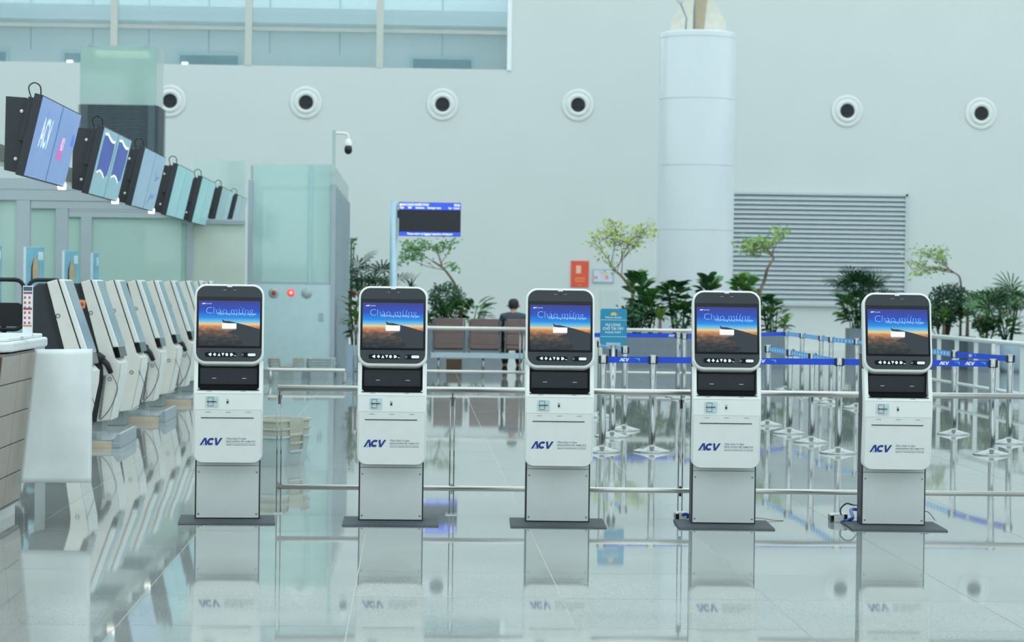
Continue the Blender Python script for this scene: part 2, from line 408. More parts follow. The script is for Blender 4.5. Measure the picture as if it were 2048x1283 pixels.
MB().tube([(q.x-colo.location.x, -.6, q.z-.05), (-.3, -.3, ztop+.3), (-.3, -.1, ztop)], .02, 6).build('lamp_bracket', M_alu, lp)
# ================================================================== FRONT KIOSKS
SW, SH = .398, .302
M_scr = screen_mat(SH)
HT = R(-13)
HEAD = Matrix.Translation((0, -.13, 1.035)) @ Matrix.Rotation(HT, 4, 'X')
HROT = (HT, 0, 0)
def hp(x, y, z): return HEAD @ Vector((x, y, z))
def yf(z):
    pr = [(.39, -.105), (.735, -.15), (.845, -.15), (1.04, -.095)]
    for (a, ya), (b, yb) in zip(pr, pr[1:]):
        if z <= b: return ya+(yb-ya)*(z-a)/(b-a)
    return pr[-1][1]
kiosk_meshes = {}
def face_text(txt, x0, x1, z, h=None, **k):
    """lettering printed on the slanted body front"""
    me = text_fit(txt, x0, x1, z, 0, h, **k)
    for v in me.vertices: v.co.y = yf(v.co.z)-.0012
    return me
def logo_letters(x0, z0, h, yfun):
    ms = []
    sc = h
    def put(b, pts, dx):
        b.poly([(x0+(p[0]+dx)*sc, yfun(z0+p[1]*sc), z0+p[1]*sc) for p in pts])
    A = MB(); put(A, [(0, 0), (.27, 0), (.70, .68), (.74, 0), (1.02, 0), (.93, 1), (.60, 1)], 0)
    acc = MB(); put(acc, [(.40, .0), (.62, 0), (.63, .34)], 0)
    C = MB(); out = []; inn = []
    for i in range(19):
        q = R(42+276*i/18); c, s_ = math.cos(q), math.sin(q)
        out.append((.5+.5*c*1.02+.2*(.5+.5*s_), .5+.5*s_)); inn.append((.5+.2*c*1.05+.2*(.5+.2*s_), .5+.2*s_))
    put(C, out+inn[::-1], .9)
    V = MB(); put(V, [(.12, 1), (.40, 1), (.46, .36), (.86, 1), (1.16, 1), (.50, 0), (.20, 0)], 1.9)
    for b in (C, V):
        n0 = len(A.v); A.v += b.v; A.f += [tuple(i+n0 for i in f) for f in b.f]; A.sm += b.sm
    return A, acc
def make_kiosk():
    t = thing('check_in_kiosk', '-', 'kiosk', group='self check-in kiosks in a row')
    # base plate with sloped front lip
    MB().prism([(-.30, 0), (.27, 0), (.27, .012), (-.26, .012), (-.30, .004)], -.3125, .3125, 'x').build('base_plate', M_plate, t, .003)
    # pedestal
    MB().box(-.214, .214, .006, .19, .012, 1.15).build('pedestal', M_dark2, t, .004)
    MB().box(-.204, .204, .0, .006, .018, .36).build('front_panel', M_steel, t, .002)
    MB().box(-.204, .204, .001, .006, .363, .42).build('upper_panel', M_steel, t)
    sc = MB().lathe([(.001, -.003), (.0055, -.003), (.007, 0)], 10, ax='y').mesh('screw')
    for x in (-.19, .19):
        for z in (.045, .32): obj('screw', sc, M_chrome, t, loc=(x, 0, z))
    # body shell
    W = .2255; r = .055
    rings = []
    zsamp = [.39+r*(1-math.cos(R(a))) for a in range(0, 91, 15)]+[.55, .735, .79, .845, .868]
    for z in zsamp:
        d = z-.39
        wx = W if d >= r else W-r+math.sqrt(max(0, r*r-(r-d)**2))
        y = yf(z); rings.append([(-wx, y+.008, z), (-wx+.008, y, z), (wx-.008, y, z), (wx, y+.008, z), (wx, y+.085, z), (-wx, y+.085, z)])
    body = MB().loft(rings)
    for s_ in (-1, 1):
        rr = []
        for z in (.868, .95, 1.05):
            y = yf(z); rr.append([(s_*.1985, y, z), (s_*(W-.008), y, z), (s_*W, y+.008, z), (s_*W, y+.085, z), (s_*.1985, y+.085, z)])
        body.loft(rr)
    bd = body.build('body', M_white, t)
    # pillar joining body and pedestal
    MB().box(-.20, .20, -.07, .02, .44, .86).build('core', M_dark2, t)
    MB().box(-.20, .20, -.044, .02, .86, 1.12).build('core', M_dark2, t)
    # bay
    bay = MB().box(-.1985, .1985, -.055, -.045, .868, 1.05).box(-.1985, .1985, -.15, -.05, .864, .869)
    by = bay.build('bay', M_black, t)
    MB().prism(rrect(-.185, .185, .9, 1.005, .004), -.062, -.056).build('bay_plate', M_bay, by)
    MB().prism(rrect(-.19, .19, .870, .893, .01), -.13, -.11).build('bay_lip', M_black, by)
    MB().box(-.108, -.081, -.0635, -.062, .938, .941).build('mark', M_print, by); MB().box(.087, .115, -.0635, -.062, .938, .941).build('mark', M_print, by)
    for s_ in (-1, 1):
        rr_ = .02
        arc = [(s_*(.1985-rr_+rr_*math.cos(R(a))), .868+rr_-rr_*math.sin(R(a))) for a in range(0, 91, 15)]
        MB().prism([(s_*.1990, .866)]+arc, -.148, -.06).build('bay_corner', M_white, by)
    # seams, slots, card reader on the body
    def strip(x0, x1, z0, z1, off=.001):
        return MB().add([(x0, yf(z0)-off, z0), (x1, yf(z0)-off, z0), (x1, yf(z1)-off, z1), (x0, yf(z1)-off, z1)], [(0, 1, 2, 3)])
    sm = MB()
    for z in (.842, .737): sm.add(*[(lambda b: (b.v, b.f))(strip(-.2155, .2155, z-.0008, z+.0008))][0])
    for x in (-.2165, .2155): sm.add(*[(lambda b: (b.v, b.f))(strip(x, x+.001, .45, .735))][0])
    sm.build('seam', M_grey_print, bd)
    lb = MB()
    for x, z in ((-.125, .858), (.095, .858), (-.13, .721), (0, .721), (.13, .721)):
        lb.add(*[(lambda b: (b.v, b.f))(strip(x-.016, x+.016, z-.0028, z+.0028))][0])
    lb.build('caption', M_grey_print, bd)['kind'] = 'stuff'
    # paper slot
    MB().box(-.176, .166, yf(.684)-.003, yf(.684)+.004, .6815, .6865).build('paper_slot', M_black, bd)
    # card reader
    y0 = yf(.79)
    cr = MB().prism(rrect(-.146, -.064, .755, .826, .006), y0-.006, y0).build('card_reader', mat('reader_clear', (196, 212, 214), .2, var=.05), t)
    oc = MB()
    def ln(pts):
        oc.tube([(p[0], y0-.007, p[1]) for p in pts], .0014, 4)
    ln([(-.132, .762), (-.132, .772), (-.128, .78), (-.132, .79), (-.132, .818), (-.095, .818), (-.098, .808), (-.098, .772), (-.095, .762), (-.132, .762)])
    oc.build('bezel', M_ink, cr)
    MB().box(-.138, -.075, y0-.012, y0-.006, .7885, .7925).build('card_slot', M_black, cr)
    MB().box(-.086, -.072, y0-.008, y0-.006, .806, .816).build('reader_light', mat('light_mint', (170, 230, 214), .3), cr)
    MB().prism(rrect(-.012, .003, .775, .808, .003), y0-.004, y0).build('sensor_slot', mat('sensor_grey', (176, 184, 184), .4), t)
    MB().box(-.010, .001, y0-.006, y0-.003, .782, .793).build('sensor_eye', M_black, t)
    # logo and lettering
    A, acc = logo_letters(-.184, .503, .049, lambda z: yf(z)-.0012)
    lg = A.build('logo', M_navy, bd, label='navy blue ACV logo')
    acc.build('logo_accent', M_cyan, bd)
    obj('lettering', face_text('TỔNG CÔNG TY CẢNG', -.012, .118, .5415, .0105, offset=.006), M_ink, bd)
    obj('lettering', face_text('HÀNG KHÔNG VIỆT NAM-CTCP', -.012, .178, .524, .0105, offset=.006), M_ink, bd)
    obj('lettering', face_text('AIRPORTS CORPORATION OF VIETNAM', -.012, .178, .502, .0085), M_ink, bd)
    strip(-.012, .178, .5160, .5172).build('rule', M_ink, bd)
    # head shell: rounded slab, leaning back
    hw = .226; HH = .535
    outl = rrect(-hw, hw, 0, HH, .075, 8); inn = rrect(-hw+.008, hw-.008, .008, HH-.008, .068, 8)
    hs = MB().loft([[(x, .0, z) for x, z in inn], [(x, .008, z) for x, z in outl], [(x, .085, z) for x, z in outl], [(x, .11, z) for x, z in rrect(-hw+.03, hw-.03, .03, HH-.03, .05, 8)]])
    hs.build('head', M_white, t, loc=HEAD.translation, rot=HROT)
    gl = MB().prism(rrect(-.213, .213, .017, HH-.015, .064, 8), -.004, .002).build('bezel', M_dark, t, loc=HEAD.translation, rot=HROT)
    MB().box(-.016, .016, -.008, -.002, HH-.022, HH-.004).build('tab', M_white, gl)
    # display border
    MB().box(-.2125, .2125, -.0052, -.004, .105, .447).build('display_border', M_black, gl)
    MB().box(-.042, -.022, -.0055, -.004, .492, .494).build('speaker_dash', M_grey_print, gl); MB().box(.024, .042, -.0055, -.004, .492, .494).build('speaker_dash', M_grey_print, gl)
    MB().lathe([(.001, -.006), (.004, -.006), (.004, -.004)], 10, (0, 0, .493), 'y').build('camera_eye', M_black, gl)
    # screen
    z0 = .119
    s = obj('screen', MB().box(-SW/2, SW/2, -.0015, 0, 0, SH).mesh('screen'), M_scr, t, loc=hp(0, -.0055, z0), rot=HROT, label='lit screen with sunset sky and aircraft wing')
    def sx(px): return (px-160)/775*SW-SW/2
    def sz(py): return (860-py)/598*SH
    MB().poly([(sx(a), -.0019, sz(b)) for a, b in ((452, 507), (490, 530), (545, 531), (740, 578), (935, 636), (935, 860), (735, 860), (700, 790), (640, 712), (512, 692), (585, 655), (640, 610), (520, 560), (468, 553))]
              ).build('wing_picture', glow('wing_dark', (26, 32, 38), .6), s)
    MB().box(sx(455), sx(637), -.0026, -.0020, sz(632), sz(563)).build('dialog', glow('dialog_white', (226, 230, 216), .75), s)
    MB().box(sx(455), sx(630), -.0026, -.0020, sz(648), sz(638)).build('dialog_foot', glow('dialog_foot', (120, 110, 96), .8), s)
    MB().box(sx(488), sx(502), -.0029, -.0026, sz(603), sz(597)).box(sx(508), sx(606), -.0029, -.0026, sz(603), sz(599)).build('dialog_text', glow('dialog_text', (170, 180, 168), .7), s)
    gw = glow('text_glow', (236, 242, 248), .9); gb2 = glow('text_pale_glow', (176, 202, 240), .7); gb = glow('text_blue_glow', (120, 164, 232), .8)
    obj('headline_lettering', text_fit('Chào mừng', sx(255), sx(848), sz(436), -.0022, offset=-.026), gb, s)
    obj('subline_lettering', text_fit('Chọn hãng hàng không của bạn', sx(395), sx(885), sz(449), -.0024, offset=-.012), gb2, s)
    obj('screen_logo', text_fit('ACV', sx(198), sx(248), sz(310), -.0022, shear=.3, offset=.02), gw, s)
    obj('screen_logo_text', text_fit('ACV CTCP', sx(256), sx(322), sz(308), -.0022), gw, s)
    # buttons
    bp = MB().prism(rrect(-.157, .049, .046, .076, .0145, 6), -.0065, -.0035).build('button_strip', M_black, t, loc=HEAD.translation, rot=HROT)
    zc = .061; yb = -.0085
    def icon(pts): MB().prism(pts, yb, -.006).build('button', M_print, bp)
    icon([(-.135, zc), (-.122, zc+.0095), (-.113, zc+.0095), (-.113, zc-.0095), (-.122, zc-.0095)])
    icon([(-.103, zc), (-.092, zc+.012), (-.081, zc), (-.092, zc-.012)])
    icon([(-.073, zc-.010), (-.054, zc-.010), (-.0635, zc+.011)])
    icon([(-.048, zc+.010), (-.029, zc+.010), (-.0385, zc-.011)])
    icon([(-.0135+.0095*math.cos(R(a)), zc+.0105*math.sin(R(a))) for a in range(0, 360, 30)])
    icon([(.008, zc+.0095), (.020, zc+.0095), (.029, zc), (.020, zc-.0095), (.008, zc-.0095)])
    icon([(.033, zc-.0085), (.046, zc-.0085), (.046, zc-.0045), (.033, zc-.0045)])
    p2 = MB().prism(rrect(.077, .178, .046, .076, .0145, 6), -.0065, -.0035).build('button_strip', M_black, t, loc=HEAD.translation, rot=HROT)
    MB().prism(rrect(.122, .174, zc-.0095, zc+.0095, .0088, 5), yb, -.006).build('button', M_print, p2)
    MB().lathe([(.0075, -.0085), (.005, -.0085), (.005, -.0065), (.0075, -.0065), (.0075, -.0085)], 14, (.088, 0, zc), 'y').build('ring_button', M_grey_print, p2)
    return t
k0 = make_kiosk()
KS = [(454.5, 1036.5, 3.6, 'white check-in kiosk with sunset screen, beside the metal sheet desk and grey tray stack'),
      (781.3, 1040.2, .2, 'white check-in kiosk with sunset screen, in front of the hanging flight board'),
      (1114.5, 1043.0, -1.6, 'white check-in kiosk with sunset screen, in front of the seated person'),
      (1446.3, 1046.5, -2.4, 'white check-in kiosk with sunset screen, in front of the long planter and round column'),
      (1786.0, 1049.2, -2.2, 'white check-in kiosk with sunset screen, with a looped dark cable at its foot')]
kpos = []
for i, (x, y, rz, lab) in enumerate(KS):
    o = k0 if i == 0 else copy_tree(k0)
    p = FL(x, y, .012); o.location = (p.x, p.y, 0); o.rotation_euler = (0, 0, R(rz)); o['label'] = lab
    kpos.append(p)
# sockets and cables by kiosks four and five
def cable(name, pts, r, m, label):
    t = MB().tube(pts, r, 8).build(name, m); return tag(t, label, 'cable')
def smooth_path(pts, n=8):
    pts = [Vector(p) for p in pts]; out = []
    for i in range(len(pts)-1):
        p0, p1, p2, p3 = pts[max(i-1, 0)], pts[i], pts[i+1], pts[min(i+2, len(pts)-1)]
        for k in range(n):
            u = k/n; out.append(.5*((2*p1)+(p2-p0)*u+(2*p0-5*p1+4*p2-p3)*u*u+(3*p1-p0-3*p2+p3)*u**3))
    return out+[pts[-1]]
M_cab = mat('cable_blue', (34, 62, 160), .4, var=.05)
def socket(x0, x1, y0, y1, lab):
    a = FL((x0+x1)/2, y1); s_ = F_PX/a.y; w_ = (x1-x0)/s_/2; h_ = (y1-y0)/s_
    t = thing('power_box', lab, 'socket', (a.x, a.y+.05, 0))
    MB().prism([(-w_, 0), (w_, 0), (w_, h_), (-w_*.75, h_), (-w_, h_*.8)], -.05, .05).build('case', M_steel, t, .004)
    MB().box(-w_-.004, -w_+.02, -.054, .052, .003, h_*.82).build('end_cap', M_black, t, .003)
    if w_ > .04: MB().box(w_-.02, w_+.004, -.054, .052, .003, h_*.95).build('end_cap', M_black, t, .003)
    return a
socket(1352, 1374, 1024, 1040, 'small metal power box on the floor below the rail post')
socket(1662, 1694, 1027, 1044, 'metal floor power box with black ends and blue plugs')
a = FL(1679, 1044); b = FL(1716, 1036)
cable('blue_cable', smooth_path([(a.x+.02, a.y-.06, .012), (a.x+.06, a.y-.02, .02), (a.x+.09, a.y, .035), (b.x-.04, b.y+.05, .055), (b.x+.03, b.y+.1, .05)]), .012, M_cab, 'blue cable bundle lying by the floor power box')
cable('dark_cable', smooth_path([(a.x+.01, a.y, .05), (a.x+.01, a.y+.02, .09), (a.x+.05, a.y+.03, .125), (a.x+.1, a.y+.04, .115), (b.x+.04, b.y+.12, .08)]), .0055, mat('cable_dark_blue', (24, 36, 76), .4), 'dark looped cable rising from the floor power box')
a = FL(1372, 1040); cable('blue_cable', smooth_path([(a.x-.03, a.y+.02, .02), (a.x-.01, a.y-.01, .045), (a.x+.03, a.y, .03), (a.x-.005, a.y+.02, .015), (a.x+.04, a.y+.06, .02)]), .01, M_cab, 'blue cable coil beside the smaller power box')
a = FL(1848, 1046); cable('thin_cable', smooth_path([(a.x-.02, a.y+.1, .03), (a.x+.02, a.y+.06, .075), (a.x+.05, a.y+.04, .06), (a.x+.075, a.y, .02)]), .0025, M_rubber, 'thin black wire arching off the end kiosk foot')
a = FL(1510, 1042); cable('thin_cable', smooth_path([(a.x-.02, a.y+.08, .02), (a.x+.06, a.y+.06, .014), (a.x+.14, a.y+.04, .004), (a.x+.2, a.y+.05, .003)]), .0025, mat('wire_tan', (140, 130, 100), .5), 'thin tan wire trailing on floor beside a kiosk base')
# ================================================================== RAILINGS
def rail_run(label, pa, pb, zt, zb, rt, rb, posts, m=M_pipe, pr=.0045, gap=.014, capl=True):
    t = thing('guard_rail', label, 'railing', (pa.x, pa.y, 0))
    d = Vector((pb.x-pa.x, pb.y-pa.y, 0))
    MB().tube([(0, 0, zt), d+Vector((0, 0, zt))], rt, 14).build('top_rail', m, t)
    MB().tube([(0, 0, zb), d+Vector((0, 0, zb))], rb, 12).build('lower_rail', m, t)
    for u in posts:
        q = d*u; n = d.normalized()
        pb_ = MB()
        for s_ in (-1, 1):
            c = q+n*gap*s_; pb_.tube([(c.x, c.y, 0), (c.x, c.y, zt-.05)], pr, 8)
        pb_.tube([(q.x, q.y, zt-.05), (q.x, q.y, zt)], pr*1.3, 8)
        pb_.box(q.x-gap*.55, q.x+gap*.55, q.y-.005, q.y+.005, zt-.11, zt-.05)
        pb_.box(q.x-gap*.55, q.x+gap*.55, q.y-.005, q.y+.005, zb-.04, zb+.03)
        pb_.box(q.x-.04, q.x+.04, q.y-.04, q.y+.04, 0, .008)
        pb_.build('post', M_chrome, t)
    return t
a = FL(553, 1024.5); b = FL(2100, 1052)
b = Vector((b.x, a.y-.02, 0)); L = b.x-a.x
def u_at(px): return (P(px, 900, a.y).x-a.x)/L
rail_run('long steel double pipe guard rail running behind the row of check-in kiosks', a, b, .852, .178, .0215, .0185, [u_at(558), u_at(904), u_at(1361), u_at(1765)])
a = FL(707, 764); b = Vector((P(1070, 700, a.y).x, a.y, 0)); L = b.x-a.x
rail_run('steel guard rail running in front of the brown seats', a, b, .875, .19, .03, .024, [.01, u_at(1041)], pr=.012, gap=.03)
a = FL(1205, 768); b = Vector((P(1500, 700, a.y).x, a.y, 0)); L = b.x-a.x
rail_run('steel guard rail running in front of the long planter', a, b, .875, .19, .03, .024, [u_at(1395), .97], pr=.012, gap=.03)
# slanting white rail at the right
a = FL(1840, 784); a = P(1850, 671, 37.3); b = P(2110, 693, 30.4)
t = thing('guard_rail', 'pale metal guard rail with flat uprights leading away past the round pot', 'railing', (a.x, a.y, 0))
d = Vector((b.x-a.x, b.y-a.y, 0)); n = d.normalized(); M_wr = mat('pale_metal', (206, 212, 210), .4, .2, var=.03)
MB().tube([(0, 0, .87), d+Vector((0, 0, .87))], .034, 12).build('top_rail', M_wr, t)
MB().tube([(0, 0, .2), d+Vector((0, 0, .2))], .022, 10).build('lower_rail', M_wr, t)
for px in (1884, 1924, 1965, 2008, 2054):
    u = min(.97, (px-1850)/260); u = u*37.3*0+u  # even spread
    q = d*u
    MB().box(q.x-.028, q.x+.028, q.y-.02, q.y+.02, 0, .85).build('upright', M_wr, t)
# ================================================================== STANCHIONS
SHT = .925
def stanchion(x, y, label, group, belt_to=None, bm_=None, text=None, sign=False, h=SHT):
    p = FL(x, y)
    t = thing('queue_stanchion', label, 'stanchion', (p.x, p.y, 0), 0, group)
    MB().lathe([(.18, 0), (.18, .012), (.172, .018), (.05, .05), (.036, .055), (.034, .07)], 32).build('base', M_chrome, t)
    MB().lathe([(.033, .05), (.033, h-.005), (.028, h), (.001, h)], 20).build('post', M_chrome, t)
    MB().box(-.043, -.026, -.02, .02, h-.085, h-.012).box(.026, .043, -.02, .02, h-.085, h-.012).lathe([(.0335, h-.085), (.0345, h-.085), (.0345, h-.078), (.0335, h-.078)], 20).build('belt_cassette', M_rubber, t)
    if belt_to is not None:
        q = belt_to if isinstance(belt_to, Vector) else FL(*belt_to)
        d = Vector((q.x-p.x, q.y-p.y, 0)); n_ = d.normalized(); s_ = n_*.036; e = d-n_*.036; sd = Vector((-n_.y, n_.x, 0))*.002
        z0, z1 = h-.078, h-.018
        sag = 0.0
        be = MB().loft([[s_+sd+Vector((0, 0, z0)), s_-sd+Vector((0, 0, z0)), s_-sd+Vector((0, 0, z1)), s_+sd+Vector((0, 0, z1))],
                        [e+sd+Vector((0, 0, z0)), e-sd+Vector((0, 0, z0)), e-sd+Vector((0, 0, z1)), e+sd+Vector((0, 0, z1))]]).build('belt', bm_ or M_blue, t, label='blue retractable belt')
        ang = math.atan2(d.y, d.x); flip = d.x < 0
        for off in (text or []):
            w_ = .1
            A, acc = logo_letters(0, 0, .032, lambda z: -.0035)
            if flip: base = e; an = ang+math.pi
            else: base = s_; an = ang
            pos = base+Vector((math.cos(an), math.sin(an), 0))*off+Vector((0, 0, z0+.014))
            A.build('belt_logo', M_print, be, loc=pos, rot=(0, 0, an))
            MB().poly([(.14, -.0035, .03), (.2, -.0035, .03), (.2, -.0035, 0), (.185, -.0035, .02)]).build('belt_mark', M_cyan, be, loc=pos, rot=(0, 0, an))
        if bm_ is M_blue_lit:
            ln = d.length; k = int(ln/.16); mk = MB()
            for i in range(1, k):
                c = d*(i/k)
                for sg in (-1, 1):
                    c2 = c+sd*1.4*sg
                    mk.add([c2-n_*.03+Vector((0, 0, z0+.015)), c2+n_*.03+Vector((0, 0, z0+.015)), c2+n_*.03+Vector((0, 0, z1-.015)), c2-n_*.03+Vector((0, 0, z1-.015))], [(0, 1, 2, 3)])
            mk.build('belt_print', mat('belt_print', (190, 220, 240), .5), be)['kind'] = 'stuff'
    return t
g1 = 'front row queue stanchions'
A_, B_, C_, D_ = (1204, 903), (1303.5, 903), (1676, 906), (1983, 909)
l1 = 'chrome stanchion of the front belt line with bright blue belt'
stanchion(*A_, 'chrome stanchion of the front belt line beside the teal sign post', g1, FL(*B_), M_blue, [.12])
stanchion(*B_, 'chrome stanchion of the front belt line before the long planter', g1, FL(*C_), M_blue, [.95])
stanchion(*C_, 'chrome stanchion where the front belt meets the slanting lit belt line', g1, FL(*D_), M_blue, [.93, 1.18])
stanchion(*D_, 'chrome stanchion ending the front belt line beside the end kiosk', g1)
E_, G_ = (1907, 868), (2018, 886)
stanchion(*E_, 'chrome stanchion with blue belt slanting towards the end post of the front line', 'side queue stanchions', FL(*G_), M_blue, [.35])
stanchion(*G_, 'chrome stanchion receiving the slanting blue belt, partly behind the end post', 'side queue stanchions')
g2 = 'queue stanchions leading back in a slanting line'
l2 = 'chrome stanchion in the slanting line with lit blue belts behind the front belt'
chain = [(1534.5, 850), (1578.5, 866), (1622.5, 884)]
for i, c in enumerate(chain):
    nx = FL(*chain[i+1]) if i < 2 else FL(*C_)
    stanchion(*c, 'chrome stanchion of the lit belt line, %s back from the front belt' % ['third', 'second', 'first'][i], g2, nx, M_blue_lit)
g3 = 'far queue stanchions beside the planter'
l3 = 'distant chrome stanchion of the far slanting line with lit blue belts near the louvre'
far = [(1571, 780), (1603, 789), (1641, 800), (1661, 806), (1712, 815)]
for i, c in enumerate(far):
    stanchion(*c, 'distant chrome stanchion of the far lit belt line, %s from the long planter' % ['first', 'second', 'third', 'fourth', 'fifth'][i], g3, FL(*far[i+1]) if i < 4 else FL(*E_), M_blue_lit)
l4 = 'distant chrome stanchion of the far belt line in front of the long planter'
stanchion(1150, 793, 'distant chrome stanchion behind the middle kiosk holding the far blue belt', g3, FL(1355, 793), M_blue, [1.35])
stanchion(1355, 793, 'distant chrome stanchion ending the far blue belt behind the sign', g3)
stanchion(1367, 797, 'distant chrome stanchion starting the far blue belt behind the fourth kiosk', g3, FL(1571, 780), M_blue, [1.1])
stanchion(1199, 833, 'chrome stanchion with a lit blue belt behind the teal sign post', g3, FL(1248, 860), M_blue_lit)
stanchion(1248, 860, 'chrome stanchion standing just behind the teal waiting sign', g3)
# sign stanchion
p = FL(1224, 873)
t = thing('sign_stanchion', 'chrome post with teal sign reading vui long cho tai day please wait', 'sign', (p.x, p.y, 0))
MB().lathe([(.18, 0), (.18, .012), (.172, .018), (.05, .05), (.036, .055), (.034, .07)], 32).build('base', M_chrome, t)
hs_ = .955
MB().lathe([(.033, .05), (.033, hs_), (.001, hs_)], 20).build('post', M_chrome, t)
MB().box(-.043, -.026, -.02, .02, .84, .92).build('belt_cassette', M_rubber, t); MB().box(.026, .043, -.02, .02, .84, .92).build('belt_cassette', M_rubber, t)
zb, zt = P(1224, 689, p.y).z, P(1224, 617, p.y).z; hw = .139
MB().box(-.075, .075, -.012, .012, hs_-.01, hs_+.03).build('clip', mat('clip_grey', (170, 186, 190), .3), t, .004)
pl = MB().prism(rrect(-hw, hw, zb, zt, .022, 5), -.006, .006).build('sign_plate', mat('sign_teal', (28, 138, 172), .35, var=.03), t)
SHh = zt-zb
MB().box(-hw, hw, -.0072, -.006, zb+SHh*.685, zb+SHh*.693).box(-hw, hw, -.0072, -.006, zb+SHh*.222, zb+SHh*.230).build('rule', M_print, pl)
obj('lettering', text_fit('VUI LÒNG', -.088, .072, zb+SHh*.52, -.0075, .028, offset=.006), M_print, pl)
obj('lettering', text_fit('CHỜ TẠI ĐÂY', -.112, .108, zb+SHh*.415, -.0075, .028, offset=.006), M_print, pl)
obj('lettering', text_fit('PLEASE WAIT', -.085, .08, zb+SHh*.32, -.0075, .02, offset=.005), M_print, pl)
obj('lettering', text_fit('Vietnam Airlines', -.09, .085, zb+SHh*.735, -.0075, .022), M_print, pl)
lo = MB()
for i in range(7):
    q = R(-75+25*i); c, s_ = math.sin(q), math.cos(q); z0 = zb+SHh*.815
    lo.poly([(0, -.0075-.0002*i, z0), (c*.02-s_*.008, -.0075-.0002*i, z0+s_*.022+c*.008), (c*.042, -.0075-.0002*i, z0+s_*.042), (c*.02+s_*.008, -.0075-.0002*i, z0+s_*.022-c*.008)])
lo.build('lotus_emblem', mat('emblem_gold', (226, 192, 120), .4), pl)
# ================================================================== TRAYS
M_tray = mat('tray_grey', (178, 178, 164), .45, var=.05)
M_tray_b = mat('tray_grey_blue', (172, 186, 186), .45, var=.05)
def tray_mesh(w, d, h):
    b = MB(); o_ = .86
    def notch(o):
        out = []
        for i, (x, y) in enumerate(o):
            out.append((x, y)); x2, y2 = o[(i+1) % len(o)]
            if abs(x2-x) > .2:
                for xx in ((-.21, -.19, .19, .21) if x2 > x else (.21, .19, -.19, -.21)): out.append((xx*w, y))
        return out
    _rr = globals()['rrect']
    def rrect(*a): return notch(_rr(*a))
    rim = rrect(-w/2, w/2, -d/2, d/2, .05, 4); bot = rrect(-w/2*o_, w/2*o_, -d/2*o_, d/2*o_, .05, 4)
    inn = rrect(-w/2+.012, w/2-.012, -d/2+.012, d/2-.012, .045, 4); inb = rrect(-w/2*o_+.012, w/2*o_-.012, -d/2*o_+.012, d/2*o_-.012, .045, 4)
    def zr(x): return h-(.125 if abs(x) < w*.2 else 0)
    lip = rrect(-w/2-.014, w/2+.014, -d/2-.014, d/2+.014, .06, 4)
    R_ = [[(x, y, 0) for x, y in bot], [(x, y, zr(x)-.018) for x, y in rim], [(x, y, zr(x)-.018) for x, y in lip], [(x, y, zr(x)) for x, y in lip], [(x, y, zr(x)) for x, y in inn], [(x, y, .01) for x, y in inb]]
    return b.loft(R_).mesh('tray')
trm = tray_mesh(.56, .42, .26); trm2 = tray_mesh(.56, .42, .26)
trm.materials.append(M_tray); trm2.materials.append(M_tray_b)
def tray_stack(x, y, n, rz, label, group, step=.042, me=trm, sc=1):
    p = FL(x, y)
    for i in range(n):
        t = obj('baggage_tray', me if i else trm2, None, None, loc=(p.x, p.y, i*step*sc), rot=(0, 0, R(rz+random.uniform(-1, 1))))
        t.scale = (sc, sc, sc)
        tag(t, label % ['bottom', 'middle', 'top'][i], 'tray', group)
tray_stack(548, 928, 3, 62, '%s grey plastic baggage tray in the nested stack beside the rail end', 'near tray stack', .07)
tray_stack(572, 757, 3, 6, '%s grey baggage tray in the far notched stack before the glass gate door', 'far tray stack', .04)
tray_stack(642, 757, 3, 88, '%s pale grey baggage tray in the far stack turned endwise beside the gate post', 'far tray stack beside gate post', .04, trm2)
